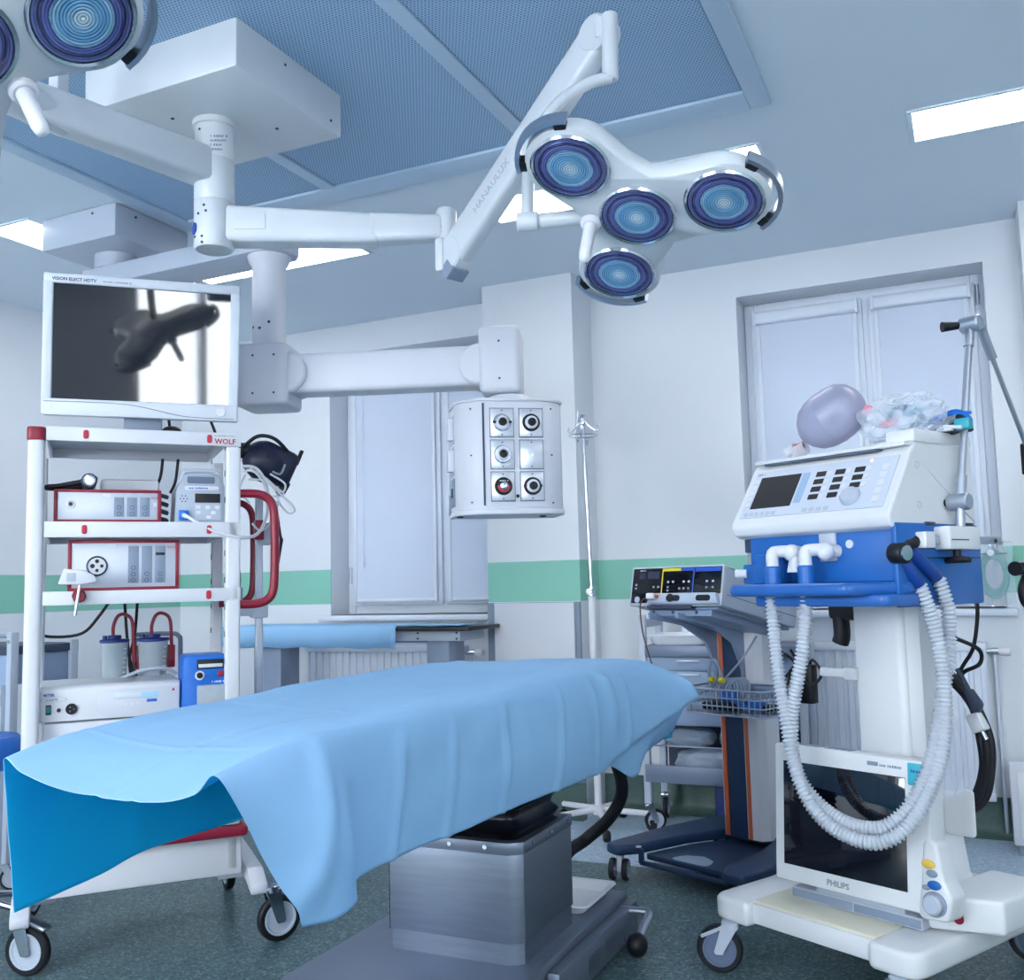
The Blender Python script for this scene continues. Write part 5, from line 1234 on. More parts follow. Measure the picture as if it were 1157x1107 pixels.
# gas connectors with white elbows, standing through the shelf
for x, y in ((.216, -.005), (.336, .0)):
    b = B().lathe([(.0, 1.20), (.022, 1.20), (.022, 1.23), (.026, 1.235), (.026, 1.285), (.022, 1.29), (0, 1.29)], 20, Matrix.Translation((x, y, 0))); cn = V('blue_connector', b, BLUE)
    b = B().tube([(x, y, 1.285), (x, y, 1.325), (x+.006, y+.012, 1.335), (x+.045, y+.04, 1.335), (x+.06, y+.08, 1.33)], .0195, 14, 3).ball((x+.045, y+.04, 1.33), .028, n=16); V('elbow', b, WHITE, cn)
b = B().lathe([(.03, 1.27), (.024, 1.30), (.012, 1.32), (.012, 1.335), (0, 1.335)], 14, Matrix.Translation((.275, .035, 0))); V('water_trap', b, WHITE); b = B().cyl((.09, .02, 1.27), (.06, .0, 1.27), .014, n=14); V('side_port', b, WHITE)
# breathing circuit
HOSE = M('corrugated_hose', (206, 214, 226), .35, var=.03, trans=.25)
CN = M('cuff_blue', (24, 66, 150), .3, var=.05)
bc = thing('breathing_circuit', 'pair of white corrugated breathing hoses looping down in front of the ventilator', 'hose', WM[VT] @ Vector((.4, 0, .5)), VA)
def BC(n, b, m, par=None): bmesh.ops.translate(b.bm, vec=Vector((-.4, 0, -.5)), verts=b.bm.verts); return part(n, b, m, par or bc, ang=75)
H1 = [(.210, -.01, 1.195), (.214, -.012, 1.10), (.226, -.015, .95), (.250, -.02, .82), (.272, -.025, .70), (.318, -.03, .60), (.39, -.03, .535), (.48, -.02, .506), (.555, .0, .515), (.615, .04, .575), (.645, .12, .69), (.645, .185, .83), (.64, .2, 1.0), (.628, .185, 1.12), (.615, .15, 1.225)]
H2 = [(.333, .0, 1.195), (.328, -.005, 1.12), (.315, -.01, 1.03), (.288, -.01, .93), (.262, -.01, .82), (.258, -.005, .71), (.285, .0, .63), (.35, .01, .566), (.44, .015, .536), (.535, .03, .545), (.60, .075, .62), (.622, .15, .74), (.625, .21, .88), (.63, .255, 1.02), (.635, .262, 1.14), (.625, .235, 1.245)]
for p in (H1, H2): BC('corrugated_hose', B().hose(p, .0215, .0125, 14, .28), HOSE)
for a, c in (((.615, .148, 1.222), (.60, .09, 1.30)), ((.625, .233, 1.243), (.605, .13, 1.32))):
    BC('blue_cuff', B().cyl(a, c, .021, .019, 18, .003), CN)
b = B().cyl((.592, .062, 1.315), (.64, .05, 1.315), .03, n=22, bev=.004).tube([(.6, .07, 1.31), (.6, .11, 1.335), (.605, .15, 1.345), (.60, .18, 1.36)], .017, 10); BC('black_y_piece', b, BLACK)
b = B().cyl((.638, .05, 1.315), (.645, .049, 1.315), .022, n=20); BC('chrome_disc', b, CHROME)
# hose support arm clamped to the side rail
ha = thing('support_arm', 'jointed satin metal hose support arm clamped to the ventilator side rail', 'support arm', WM[VT] @ Vector((.64, .4, 1.35)), VA)
def HA(n, b, m, par=None, **k): bmesh.ops.translate(b.bm, vec=Vector((-.64, -.4, -1.35)), verts=b.bm.verts); return part(n, b, m, par or ha, **k)
b = B().box((.616, .17, 1.342), (.628, .62, 1.367), .002); rl = HA('side_rail', b, ALU)
b = B().cyl((.606, .2, 1.354), (.632, .2, 1.354), .006, n=8).cyl((.606, .58, 1.354), (.632, .58, 1.354), .007, n=8); HA('rail_bolt', b, DGREY, rl)
b = B().box((.605, .16, 1.33), (.64, .21, 1.378), .004).box((.608, .255, 1.325), (.66, .43, 1.395), .006); cl = HA('clamp_block', b, VW)
b = B().box((.655, .262, 1.352), (.6615, .36, 1.3555)); HA('clamp_slot', b, DGREY, cl)
b = B().lathe([(.012, 1.30), (.012, 1.327)], 14, Matrix.Translation((.635, .335, 0))).lathe([(0, 1.285), (.036, 1.285), (.04, 1.292), (.034, 1.303), (0, 1.308)], 10, Matrix.Translation((.635, .335, 0))); HA('clamp_knob', b, BLACK, cl)
p0, p1, p2 = Vector((.645, .345, 1.39)), Vector((.642, .358, 1.47)), Vector((.632, .51, 2.045))
b = B().cyl(p0, p1, .014, n=16).cyl(p1-Vector((.035, 0, 0)), p1+Vector((.03, 0, 0)), .026, n=20, bev=.004); HA('lower_joint', b, ALU)
b = B().tube([p1+Vector((-.03, 0, 0)), p1+Vector((-.075, -.035, -.002))], lambda k: .011+.005*k, 12, sub=1); HA('joint_lever', b, BLACK)
b = B().cyl(p1+(p2-p1)*.0, p1+(p2-p1)*.14, .0165, n=16).cyl(p1, p2, .0115, n=16).cyl(p1+(p2-p1)*.87, p2, .0155, n=16); HA('arm_rod', b, ALU)
b = B().cyl(p2-Vector((.03, 0, 0)), p2+Vector((.035, 0, 0)), .027, n=20, bev=.005); HA('upper_joint', b, ALU)
b = B().tube([p2+Vector((-.02, -.01, 0)), p2+Vector((-.06, -.06, -.004))], lambda k: .011+.006*k, 12, sub=1); HA('joint_lever', b, BLACK)
p3 = Vector((.64, .99, 1.40)); q2 = p2+Vector((.02, .02, 0))
b = B().cyl(q2, q2+(p3-q2)*.16, .015, n=14).cyl(q2, p3, .0075, n=12); HA('arm_rod', b, ALU)
b = B().cyl(p3-Vector((.03, 0, 0)), p3+Vector((.03, 0, 0)), .024, n=18, bev=.004).tube([p3, p3+Vector((.0, -.06, -.13)), p3+Vector((0, -.12, -.20))], .012, 10); HA('end_joint', b, ALU)
g = Vector((.62, .80, 1.235))
b = B().box((.625, .79, 1.575), (.648, .822, 1.68), .006).tube([(.636, .806, 1.59), (.646, .832, 1.622)], .014, 10, sub=1); HA('black_grip', b, BLACK)
b = B().box(g+Vector((-.02, -.06, .01)), g+Vector((.02, .03, .05)), .008).tube([g+Vector((0, -.02, .0)), g+Vector((0, -.05, -.04)), g+Vector((0, -.03, -.085)), g+Vector((0, .03, -.09)), g+Vector((0, .06, -.04))], .015, 10).tube([g+Vector((0, .03, .02)), g+Vector((0, .06, -.03)), g+Vector((0, .03, -.06))], .014, 10).cyl(g+Vector((0, -.09, .03)), g+Vector((0, -.05, .03)), .024, .012, 14); HA('hose_holder', b, BLACK)
b = B().cyl(g+Vector((-.025, .0, .03)), g+Vector((.025, .0, .03)), .026, n=16).cyl(g+Vector((0, .02, .03)), g+Vector((0, .17, .16)), .012, n=12); HA('holder_joint', b, ALU)
# patient monitor standing on the cart base
pm = thing('patient_monitor', 'white patient monitor with black screen standing on the ventilator cart base', 'monitor', WM[VT] @ Vector((.35, .20, .236)), VA+2)
def PM(n, b, m, par=None, **k): return part(n, b, m, par or pm, **k)
w2, z0, z1 = .262, .058, .478
TL = Matrix.Rotation(math.radians(-4), 4, 'X')
def PT(n, b, m, par=None, **k): bmesh.ops.transform(b.bm, matrix=TL, verts=b.bm.verts); return part(n, b, m, par or pm, **k)
b = B().prism(rrect(-w2, z0, w2, z1, .008, 3), -.105, -.03, 'y', .006).prism(rrect(-w2+.03, z0+.02, w2-.03, z1-.03, .02, 3), -.035, .04, 'y', .015); hs = PT('housing', b, VW)
sx0, sx1, sz0, sz1 = -w2+.034, w2-.072, z0+.05, z1-.052
b = B().box((sx0, -.107, sz0), (sx1, -.1035, sz1), .001); PT('screen', b, SCREEN)
b = B().prism(rrect(w2-.062, z1-.07, w2-.004, z1-.008, .003, 2), -.109, -.1, 'y', .001); PT('turquoise_sticker', b, M('sticker_turquoise', (70, 178, 196), .45, var=.03), hs, label='turquoise sticker on the top right corner')
b = B().box((.07, -.1075, z1-.03), (.105, -.105, z1-.018), .001); PT('name_plate', b, GREY, hs)
b = B().box((-w2+.02, -.09, z1-.004), (-.11, -.05, z1+.002), .001).box((-.09, -.09, z1-.004), (-.0, -.05, z1+.002), .001); PT('top_slot', b, GREY, hs)
text('PHILIPS', .024, TL @ Matrix.Translation((-.075, -.1058, z0+.016)) @ Matrix.Rotation(PI/2, 4, 'X'), INKG, pm, bold=.0006)
print_line(.07, .008, TL @ Matrix.Translation((.11, -.1058, z1-.03)) @ Matrix.Rotation(PI/2, 4, 'X'), INKG, pm)
print_line(.036, .009, TL @ Matrix.Translation((w2-.052, -.1095, z1-.034)) @ Matrix.Rotation(PI/2, 4, 'X'), BLUE, pm)
b = B().prism(rpoly([(w2-.04, z0-.012), (w2+.05, z0-.005), (w2+.062, z0+.06), (w2+.04, z0+.10), (w2+.02, z0+.2), (w2-.02, z0+.21), (w2-.028, z0+.1)], .02, 4), -.112, -.03, 'y', .01, 3); cp_ = PT('control_panel', b, VW, hs)
X = TL @ Matrix.Translation((w2+.012, -.112, z0+.038)) @ Matrix.Rotation(PI/2, 4, 'X')
b = B().lathe([(.034, 0), (.034, .006), (.03, .008)], 28, X, cap=False); part('dial_ring', b, GREY, cp_)
b = B().lathe([(.028, 0), (.027, .02), (.022, .025), (0, .026)], 26, X); part('dial_knob', b, GREYW, cp_)
for x, z, c, r in ((w2-.004, .172, M('key_yellow', (226, 190, 90), .4), .016), (w2+.006, .148, GREY, .013), (w2+.012, .118, BLUE, .016), (w2-.012, .108, GREY, .009)):
    b = B().lathe([(r, 0), (r, .003), (r*.7, .006), (0, .006)], 18, TL @ Matrix.Translation((x, -.112, z0+z-.03)) @ Matrix.Rotation(PI/2, 4, 'X') @ Matrix.Diagonal((1.25, .8, 1, 1))); part('key', b, c, cp_)
b = B().box((-.235, -.055, 0), (.205, .07, .036), .006).box((-.15, -.05, .03), (.15, .03, .075), .006); st = PM('stand', b, GREYW)
b = B().box((-.233, -.057, .006), (-.02, -.053, .03), .001).box((-.014, -.057, .006), (.20, -.053, .03), .001); PM('stand_cover', b, GREY, st)
# resuscitator bag and clear plastic bag on the lid
ab = thing('resuscitator_bag', 'greyish translucent rubber resuscitator bag lying on top of the ventilator', 'resuscitator bag', WM[VT] @ Vector((.27, .36, 1.675)), VA)
BAG = M('bag_rubber', (176, 178, 206), .3, var=.04, trans=.3)
X = Matrix.Translation((-.15, -.03, .04)) @ axis((0, 0, 0), (1, .1, .5)) @ Matrix.Diagonal((1, 1, .84, 1))
b = B().lathe([(.0, -.012), (.03, -.01), (.055, .01), (.078, .04), (.091, .08), (.0955, .12), (.0955, .124), (.0965, .128), (.0955, .132), (.094, .17), (.086, .215), (.066, .25), (.04, .268), (.02, .274), (0, .275)], 36, X)
bmesh.ops.translate(b.bm, vec=Vector((0, 0, .03)), verts=b.bm.verts)
part('bag', b, BAG, ab, ang=60)
b = B().cyl((-.15, -.03, .03), (-.19, -.035, .01), .022, .026, 18).cyl((-.19, -.035, .03), (-.23, -.03, .018), .018, n=16); nk = part('valve', b, clear('valve_clear', (225, 225, 235), .1, .5), ab)
b = B()
for k in range(5): a = k*1.26; b.cyl((-.16+.012*math.cos(a), -.045+.006*k % .01, .03+.012*math.sin(a)), (-.185, -.045, .025+.01*math.sin(a)), .006, n=8)
part('red_flaps', b, PRED, nk)['kind'] = 'stuff'
pb = thing('plastic_bag', 'crumpled clear plastic bag of tubing lying on top of the ventilator', 'plastic bag', WM[VT] @ Vector((.47, .36, 1.69)), VA)
FILM = clear('crumpled_film', (228, 234, 244), .12, .72, .5, 22)
bm = bmesh.new(); bmesh.ops.create_icosphere(bm, subdivisions=5, radius=1)
for v in bm.verts:
    d = v.co.copy(); k = 1.02+.45*abs(noise.noise(d*1.7))-.22*abs(noise.noise(d*3.4+Vector((3, 1, 2))))+.02*noise.noise(d*9)
    v.co = Vector((d.x*.135*k, d.y*.09*k, max(-.058, d.z*.075*k)+.06))
b = B(); b.bm.free(); b.bm = bm; part('film', b, FILM, pb, ang=25)
b = B().tube([(-.04, -.03, .05), (.0, -.04, .09), (.05, -.03, .085), (.08, -.02, .05), (.03, .0, .03)], .009, 8).box((.03, -.05, .06), (.09, -.03, .085), .006).tube([(-.01, -.05, .1), (.05, -.06, .09)], .006, 8, 1); part('tubing', b, M('tube_teal', (70, 140, 170), .4), pb)
b = B().box((-.04, -.07, .03), (.02, -.06, .055), .004).ball((-.09, -.05, .1), .02, (1, .5, .8)); part('pink_parts', b, M('pink_plastic', (226, 140, 166), .5), pb)
mk = thing('face_mask', 'dark blue face mask with bright blue and white straps beside the clear bag', 'mask', WM[VT] @ Vector((.60, .42, 1.692)), VA)
b = B().ball((-.01, 0, .03), .05, (1.2, .7, .75), 18).box((-.05, -.05, 0), (.05, .04, .02), .008); part('mask_body', b, M('mask_navy', (20, 30, 62), .45, var=.2), mk)
b = B().tube([(-.07, -.04, .03), (-.02, -.055, .045), (.04, -.045, .06), (.075, -.03, .03), (.06, -.04, .012)], .006, 8).tube([(-.04, -.05, .02), (.02, -.055, .05), (.08, -.03, .05)], .005, 8); part('blue_strap', b, MBLUE, mk)
b = B().box((.03, -.05, .0), (.08, -.02, .035), .006); part('teal_clip', b, M('clip_teal', (50, 160, 180), .4), mk)
b = B().ball((-.035, -.04, .055), .013, (1, .5, .8)); part('white_valve', b, WHITE, mk)
b = B().tube([(-.05, -.05, .025), (.02, -.06, .012), (.06, -.055, .006)], .006, 8).box((-.02, -.06, .0), (.03, -.04, .012), .003); part('white_strap', b, WHITE, mk)
# cables behind the column
vc = thing('cable_bundle', 'thick black cable bundle looping down behind the ventilator column', 'cable', WM[VT] @ Vector((.42, .75, .6)), VA)
def VC(n, b, m, par=None): bmesh.ops.translate(b.bm, vec=Vector((-.42, -.75, -.6)), verts=b.bm.verts); return part(n, b, m, par or vc)
b = B().tube([(.48, .55, 1.05), (.475, .72, 1.0), (.46, .75, .95), (.40, .76, .92), (.385, .76, .9)], .007, 8).tube([(.466, .75, 1.17), (.462, .75, 1.1), (.44, .75, 1.0), (.40, .75, .94), (.37, .74, .88)], .0068, 8); VC('thin_cable', b, BLACK)
for k, (dx, r) in enumerate(((0, .017), (-.02, .014), (.016, .012))):
    b = B().tube([(.34+dx, .70, .93), (.385+dx*.8, .74, .88), (.43+dx*.5, .76, .80), (.452+dx, .77, .70), (.452+dx*.8, .77, .60), (.425+dx, .76, .50), (.37+dx*.4, .75, .445), (.30, .74, .42+dx)], r, 10); VC('thick_cable', b, BLACK)
b = B().tube([(.385, .74, .93), (.41, .74, .88), (.425, .74, .845)], .009, 8, 3).prism(rpoly([(.405, .855), (.425, .865), (.46, .815), (.45, .785), (.43, .785)], .008, 3), .73, .765, 'y', .006); VC('plug', b, DGREY)
b = B().prism(rpoly([(.405, .775), (.45, .79), (.475, .735), (.43, .715)], .006, 3), .725, .765, 'y', .005); VC('adapter', b, WHITE)
b = B().cyl((.455, .745, .725), (.468, .745, .70), .008, n=10); VC('plug_pin', b, CHROME)
b = B().tube([(.36, .7, .86), (.385, .72, .72), (.39, .72, .6), (.36, .7, .5)], .0022, 6).tube([(.40, .72, .84), (.425, .74, .72), (.43, .74, .62)], .0022, 6); VC('white_wire', b, WHITE)
lc = thing('cable_loop', 'flat black cable loop hanging left of the ventilator column above the monitor', 'cable', WM[VT] @ Vector((.2, .62, .8)), VA)
b = B().tube([(.09, -.1, .24), (.05, -.05, .18), (.02, 0, .08), (.005, 0, -.04), (.03, 0, -.14)], .013, 9).tube([(.10, -.1, .2), (.065, -.05, .15), (.04, 0, .06), (.03, 0, -.04), (.05, 0, -.13)], .01, 9); part('cable', b, BLACK, lc)
b = B().tube([(-.12, -.1, .40), (-.11, -.1, .26), (-.12, -.1, .22)], .03, 10).box((-.15, -.13, .30), (-.02, -.07, .4), .02); o = part('shelf_bracket', b, BLACK, lc)

# ================================================================ BACK OF THE ROOM
def radiator(label, x0, x1, z0, z1, vx):
    t = thing('radiator', label, 'radiator', ((x0+x1)/2, 5.28, z0), 0, 'radiators'); RW = M('radiator_white', (208, 216, 230), .35, var=.02)
    pts = [(x0, 5.262)]; n = int((x1-x0)/.05); st = (x1-x0)/n
    for k in range(n):
        a = x0+k*st; pts += [(a+.006, 5.222), (a+st*.42, 5.222), (a+st*.52, 5.234), (a+st*.86, 5.234), (a+st-.004, 5.222)]
    pts += [(x1, 5.222), (x1, 5.262)]
    b = B().prism(pts, z0+.04, z1-.04); part('ribbed_panel', b, RW, t, world=True, ang=20)
    b = B().box((x0-.004, 5.216, z0), (x1+.004, 5.325, z0+.042), .006).box((x0-.004, 5.216, z1-.042), (x1+.004, 5.325, z1), .006).box((x0-.003, 5.235, z0+.03), (x0+.004, 5.32, z1-.03)).box((x1-.004, 5.235, z0+.03), (x1+.003, 5.32, z1-.03)); part('frame', b, RW, t, world=True)
    b = B().cyl((x1, 5.28, z1-.045), (vx, 5.28, z1-.045), .012, n=12).cyl((vx-.055, 5.28, z1-.045), (vx-.03, 5.28, z1-.045), .018, n=12); part('valve', b, CHROME, t, world=True)
    b = B().lathe([(.016, 0), (.021, .01), (.0235, .035), (.02, .052), (0, .055)], 18, axis((vx-.03, 5.28, z1-.045), (vx+.03, 5.28, z1-.045))); part('thermostat_head', b, WHITE, t, world=True)
    b = B().tube([(vx-.045, 5.28, z1-.045), (vx-.045, 5.30, z1-.3), (vx-.045, 5.31, z0-.1), (vx-.045, 5.32, .03)], .009, 10); part('pipe', b, RW, t, world=True)
radiator('white ribbed panel radiator under the large window behind the ventilator', -.86, .03, .185, .925, .115)
radiator('white ribbed panel radiator under the window behind the blue draped table', -3.93, -2.80, .16, .90, -2.70)

t = thing('instrument_table', 'grey instrument table with a blue cloth in front of the left window', 'table', (-3.2, 4.78, 0))
def I(n, b, m, par=None, **k): return part(n, b, m, par or IT, world=True, **k)
IT = t
b = B().box((-4.05, 4.60, 1.018), (-2.42, 5.0, 1.04), .004); I('tabletop', b, M('table_black', (20, 24, 34), .35), t)
b = B().box((-3.98, 4.66, .962), (-2.50, 4.675, 1.018), .003).box((-3.98, 4.93, .962), (-2.50, 4.945, 1.018), .003).box((-2.515, 4.675, .962), (-2.50, 4.93, 1.018), .003); I('frame', b, GREYW)
b = B()
for x in (-2.52, -2.76): b.cyl((x, 4.66, .975), (x, 4.656, .975), .006, n=8).cyl((x, 4.66, 1.005), (x, 4.656, 1.005), .006, n=8)
I('screw', b, DGREY)
for x0, x1 in ((-3.92, -3.72), (-2.73, -2.59)):
    b = B().box((x0, 4.70, .05), (x1, 4.88, .965), .006); I('leg', b, M('table_leg_grey', (150, 164, 188), .4))
    b = B().box((x0-.04, 4.58, .02), (x1+.04, 5.0, .06), .01); I('foot', b, GREYW)
rows = []
for i in range(33):
    x = -4.10+(1.24)*i/32; w = .004*math.sin(i*1.3)+.003*math.sin(i*.57)
    rows.append([Vector((x, 4.592+w, .926+.004*math.sin(i*.9))), Vector((x, 4.590+w*.6, .985)), Vector((x, 4.592, 1.035)), Vector((x, 4.605, 1.045)), Vector((x, 4.70, 1.046+w*.4)), Vector((x, 4.85, 1.046+w*.4)), Vector((x, 4.995, 1.046)), Vector((x, 5.012, 1.03)), Vector((x, 5.015, .93))])
b = B().grid(rows); o = part('table_cloth', b, DRAPE, None, ang=60); md = o.modifiers.new('thickness', 'SOLIDIFY'); md.thickness = .0016; tag(o, 'light blue cloth covering most of the narrow table below the left window', 'cloth')
rows = [[Vector((-2.84+.09*i, 4.62+.05*j, 1.0425+.006*abs(math.sin(i*1.7+j)))) for j in range(5)] for i in range(5)]
b = B().grid(rows); o = part('folded_cloth', b, DRAPE, None); md = o.modifiers.new('thickness', 'SOLIDIFY'); md.thickness = .002; tag(o, 'small blue cloth remnant lying on the bare black end of the narrow table', 'cloth')

# infusion stand by the pillar
t = thing('infusion_stand', 'thin chrome infusion stand with white foot standing before the wall pillar', 'infusion stand', (-1.815, 4.85, 0))
b = B().cyl((0, 0, .09), (0, 0, 1.2), .02, n=18).cyl((0, 0, .075), (0, 0, .12), .034, n=18); part('lower_pole', b, WHITE, t)
b = B().cyl((0, 0, 1.2), (-.022, 0, 2.15), .011, n=14); part('upper_pole', b, CHROME, t)
b = B().cyl((0, 0, 1.185), (0, 0, 1.235), .0235, n=18, bev=.003).cyl((0, -.02, 1.21), (0, -.045, 1.21), .016, n=14); part('collar', b, CHROME, t)
for k, a in enumerate((0, PI*.52, PI, PI*1.5)):
    z = 2.15-.012*k
    b = B().tube([(-.022, 0, 2.13), (-.022+.03*math.cos(a), .03*math.sin(a), 2.09-.05*(k % 2)), (-.022+.075*math.cos(a), .075*math.sin(a), 2.055-.06*(k % 2)), (-.022+.085*math.cos(a), .085*math.sin(a), 2.07-.06*(k % 2)), (-.022+.08*math.cos(a), .08*math.sin(a), 2.085-.06*(k % 2))], .0032, 7); part('hook', b, CHROME, t)
b = B().tube([(-.022+.075*math.cos(x*PI/10), .075*math.sin(x*PI/10), 2.035) for x in range(20)], .003, 6, 1, True).box((-.035, -.015, 2.09), (-.008, .015, 2.15), .003).cyl((-.06, 0, 2.05), (-.045, -.0, 2.17), .003, n=6); part('hook_ring', b, CHROME, t)
for k in range(5):
    a = math.radians(10+72*k); e = Vector((.27*math.cos(a), .27*math.sin(a), .085))
    b = B().cyl((0, 0, .1), e, .017, .014, 12); lg = part('foot_leg', b, WHITE, t)
    b = B().cyl(e+Vector((0, 0, -.025)), e+Vector((0, 0, .01)), .008, n=8); part('caster_stem', b, DGREY, lg)
    b = B().lathe([(0, -.018), (.022, -.018), (.028, -.01), (.028, .01), (.022, .018), (0, .018)], 16, Matrix.Translation((e.x, e.y, .029)) @ Matrix.Rotation(a, 4, 'Z') @ Matrix.Rotation(PI/2, 4, 'X')); part('wheel', b, BLACK, lg)

# instrument cabinet on wheels
t = thing('instrument_cabinet', 'grey wheeled instrument trolley with drawers behind the navy cart', 'cabinet', (-1.17, 5.05, 0))
IC = t
def K(n, b, m, par=None, **k): return part(n, b, m, par or IC, world=True, **k)
KE = M('cabinet_edge_grey', (112, 124, 146), .4, .3)
KG = M('cabinet_blue_grey', (140, 160, 190), .42, var=.03)
for x in (-1.575, -.79):
    for y in (4.87, 5.16):
        b = B().box((x, y, .14), (x+.035, y+.035, 1.085 if x < -1 else .93), .003); K('post', b, GREYW)
b = B().box((-1.54, 4.88, 1.02), (-1.538, 5.17, 1.06), .0).cyl((-1.557, 4.89, 1.05), (-1.557, 5.17, 1.05), .01, n=12).cyl((-1.40, 5.18, 1.05), (-1.55, 5.18, 1.05), .01, n=12).box((-1.43, 5.17, .93), (-1.395, 5.2, 1.09), .003); K('gallery_rail', b, ALU)
b = B().box((-1.54, 4.85, .872), (-.79, 5.2, .93), .004); K('worktop', b, KE)
b = B().box((-1.54, 4.885, .53), (-.79, 5.19, .872), .003); K('body', b, KG)
for z0_, z1_ in ((.806, .868), (.668, .80), (.535, .662)):
    b = B().box((-1.536, 4.865, z0_), (-1.10, 4.886, z1_), .003); d = K('drawer', b, KG)
    b = B().box((-1.38, 4.85, z1_-.02), (-1.26, 4.868, z1_-.01), .003); K('drawer_handle', b, ALU, d)
b = B().box((-1.09, 4.865, .535), (-.795, 4.886, .868), .003); d = K('door', b, KG)
b = B().box((-1.07, 4.85, .66), (-1.06, 4.868, .76), .003); K('door_handle', b, ALU, d)
b = B().box((-1.56, 4.86, .25), (-.77, 5.19, .275), .003).box((-1.56, 4.855, .25), (-.77, 4.866, .335), .002); K('bottom_shelf', b, KE)
b = B().cyl((-1.55, 4.872, .43), (-.78, 4.872, .43), .004, n=8); K('shelf_rail', b, CHROME)
b = B().box((-1.53, 5.18, .275), (-.8, 5.188, .53)); K('back_panel', b, DGREY)
for x, y, a in ((-1.557, 4.89, 30), (-.775, 4.89, 60), (-1.557, 5.17, 100), (-.775, 5.17, 80)): caster(IC, x+1.17, y-5.05, .145, .055, a, .024, fork=CHROME, hub=GREYW)
tray('tray', 'white plastic tray lying on the worktop of the instrument trolley', -1.535, 4.89, -1.23, 5.16, .9305, .05)
o = B().box((-.08, -.1, 0), (.08, .1, .045), .004); o = part('blue_packet', o, M('packet_blue', (70, 160, 225), .5)); o.location = (-1.13, 5.02, .9305); tag(o, 'flat sky-blue packet right of the white tray on the instrument trolley', 'packet')
SACK = clear('sack_film', (176, 192, 212), .2, .45, .8, 20)
for k, (x, z, sx, sz, l) in enumerate(((-1.26, .345, .17, .065, 'clear sack lying at the left on the open bottom shelf'), (-1.02, .35, .10, .075, 'round clear sack at the right on the open bottom shelf'), (-1.09, .475, .11, .058, 'clear sack with a round opening lying on the two lower sacks'), (-1.36, .46, .13, .05, 'flat clear sack on top at the left of the open bottom shelf'))):
    bm = bmesh.new(); bmesh.ops.create_icosphere(bm, subdivisions=4, radius=1)
    for v in bm.verts:
        d = v.co.copy(); q = 1+.14*noise.noise(d*2+Vector((k*5, 0, 0)))+.05*noise.noise(d*6)
        f = lambda c, e: math.copysign(abs(c)**e, c)
        v.co = Vector((f(d.x, .7)*sx*q, f(d.y, .8)*.11*q, max(-sz*.95, f(d.z, .75)*sz*q)))
    b = B(); b.bm.free(); b.bm = bm; o = part('clear_sack', b, SACK); o.location = (x, 5.0, z+.002); tag(o, l, 'sack', 'sacks on the bottom shelf')
b = B().prism(rpoly([(-.07, -.05), (.07, -.05), (.07, .05), (-.07, .05)], .01), 0, .235, bev=.008); o = part('navy_bin', b, M('bin_navy', (24, 44, 112), .5)); o.location = (-1.17, 5.02, .005); tag(o, 'small navy blue bin on the floor under the instrument trolley', 'bin')

# far left: edge of another trolley and a blue stool
t = thing('side_trolley', 'edge of a grey metal trolley at the far left of the picture', 'trolley', (-4.05, 2.95, 0))
b = B().box((.215, .02, .12), (.245, .06, 1.10), .003); part('post', b, GREYW, t)
b = B().box((.19, .02, .12), (.215, .05, .87), .002); part('inner_post', b, GREY, t)
b = B().box((-.4, .02, 1.0), (.22, .4, 1.036), .003); part('shelf', b, DGREY, t)
b = B().box((-.4, .03, .87), (.21, .39, 1.0), .003); part('drawer', b, KG, t)
b = B().cyl((-.4, .04, 1.085), (.225, .04, 1.085), .01, n=10).cyl((.23, .018, 1.06), (.23, .012, 1.06), .008, n=8); part('rail', b, ALU, t)
b = B().box((-.4, .03, .3), (.21, .39, .33), .003); part('bottom_shelf', b, GREYW, t)
for x, y in ((.2, .05), (.2, .36), (-.38, .05), (-.38, .36)):
    caster(t, x, y, .125, .05, 40, .022)
for x, y in ((-.39, .03), (-.39, .35), (.2, .35)):
    b = B().box((x, y, .12), (x+.03, y+.04, 1.05), .003); part('post', b, GREYW, t)
STP = (-3.535, 2.60, 0)
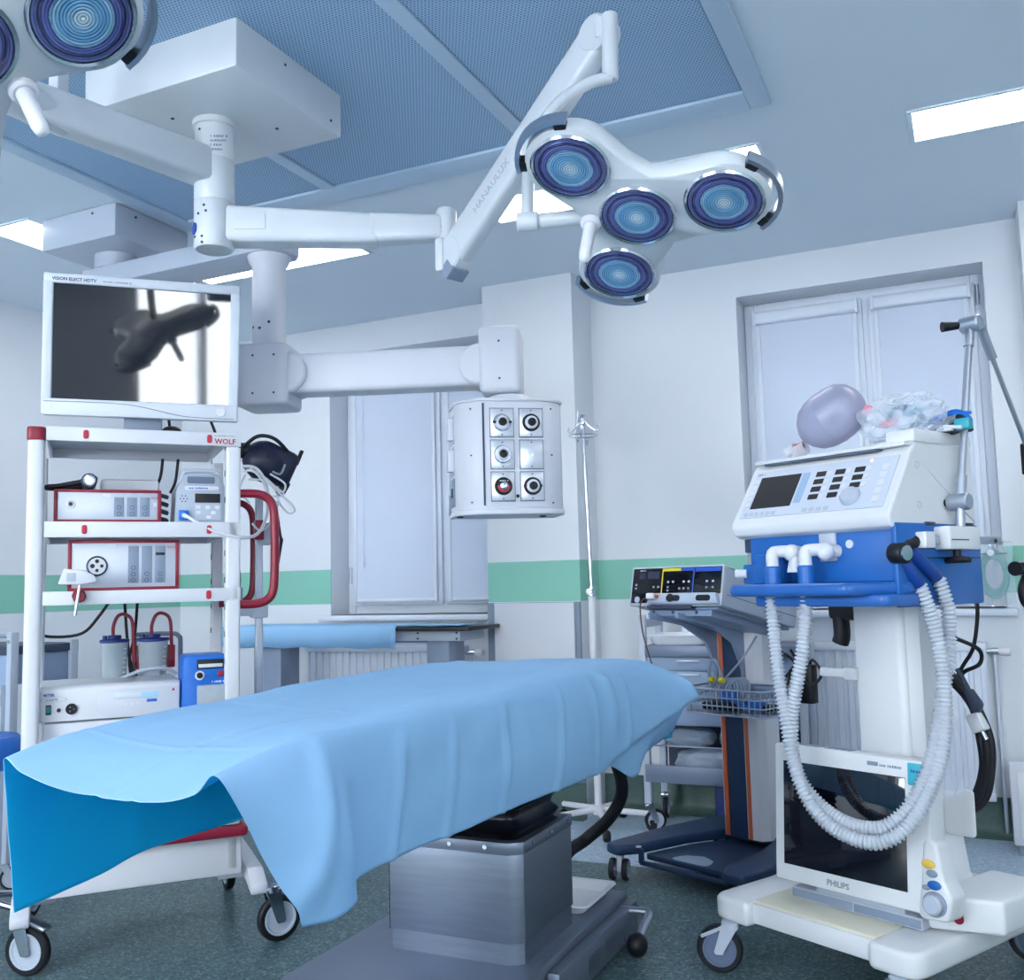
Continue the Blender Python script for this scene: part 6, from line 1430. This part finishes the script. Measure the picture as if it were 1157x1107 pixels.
t = thing('stool', 'round bright blue upholstered stool at the far left edge', 'stool', STP)
b = B().lathe([(0, .60), (.17, .60), (.185, .615), (.19, .65), (.18, .70), (.16, .718), (0, .722)], 30); part('seat', b, M('stool_blue', (20, 100, 190), .4, var=.04), t)
b = B().cyl((0, 0, .1), (0, 0, .60), .025, n=16); part('stem', b, CHROME, t)
for k in range(5):
    a = math.radians(20+72*k); b = B().cyl((0, 0, .13), (.24*math.cos(a), .24*math.sin(a), .07), .016, .012, 10); lg = part('foot_leg', b, CHROME, t)
    b = B().lathe([(0, -.012), (.03, -.012), (.03, .012), (0, .012)], 16, Matrix.Translation((.24*math.cos(a), .24*math.sin(a), .03)) @ Matrix.Rotation(PI/2, 4, 'X')); part('wheel', b, BLACK, lg)

# right edge: oxygen tubing in its pouch, white wall box
t = thing('oxygen_tubing', 'turquoise oxygen tubing coiled in a clear pouch hanging at the right window edge', 'tubing', (.09, 5.20, 1.1))
for k in range(6):
    r = .085-.006*k; pts = [((r*.72+.004*math.sin(3*k))*math.cos(i*PI/9), .004*k-.012+.003*math.sin(i+k), .15+(r*1.35)*math.sin(i*PI/9)) for i in range(18)]
    b = B().tube(pts, .0048, 7, 2, True); part('tube_loop', b, M('tube_turquoise', (70, 190, 180), .3, trans=.3), t)
b = B().prism(rrect(-.10, .0, .085, .30, .01), -.024, -.022, 'y'); part('pouch', b, clear('pouch_film', (210, 225, 232), .1, .8, .5, 30), t)
b = B().cyl((-.01, -.02, .25), (-.01, -.03, .25), .016, n=16).cyl((-.07, -.02, .245), (.06, -.02, .245), .004, n=8).box((-.015, -.025, .25), (-.005, -.018, .33), .002); part('flow_valve', b, CHROME, t)
t = thing('wall_box', 'low white metal box on the floor by the right wall pillar', 'box', (.33, 5.02, 0))
b = B().box((-.24, -.02, .045), (.3, .06, .405), .008); part('casing', b, WHITE2, t)
b = B().box((-.21, -.026, .08), (.27, -.019, .37), .004); part('door', b, VW, t)
b = B().box((-.22, -.01, 0), (.28, .05, .046), .003); part('plinth', b, GREY, t)
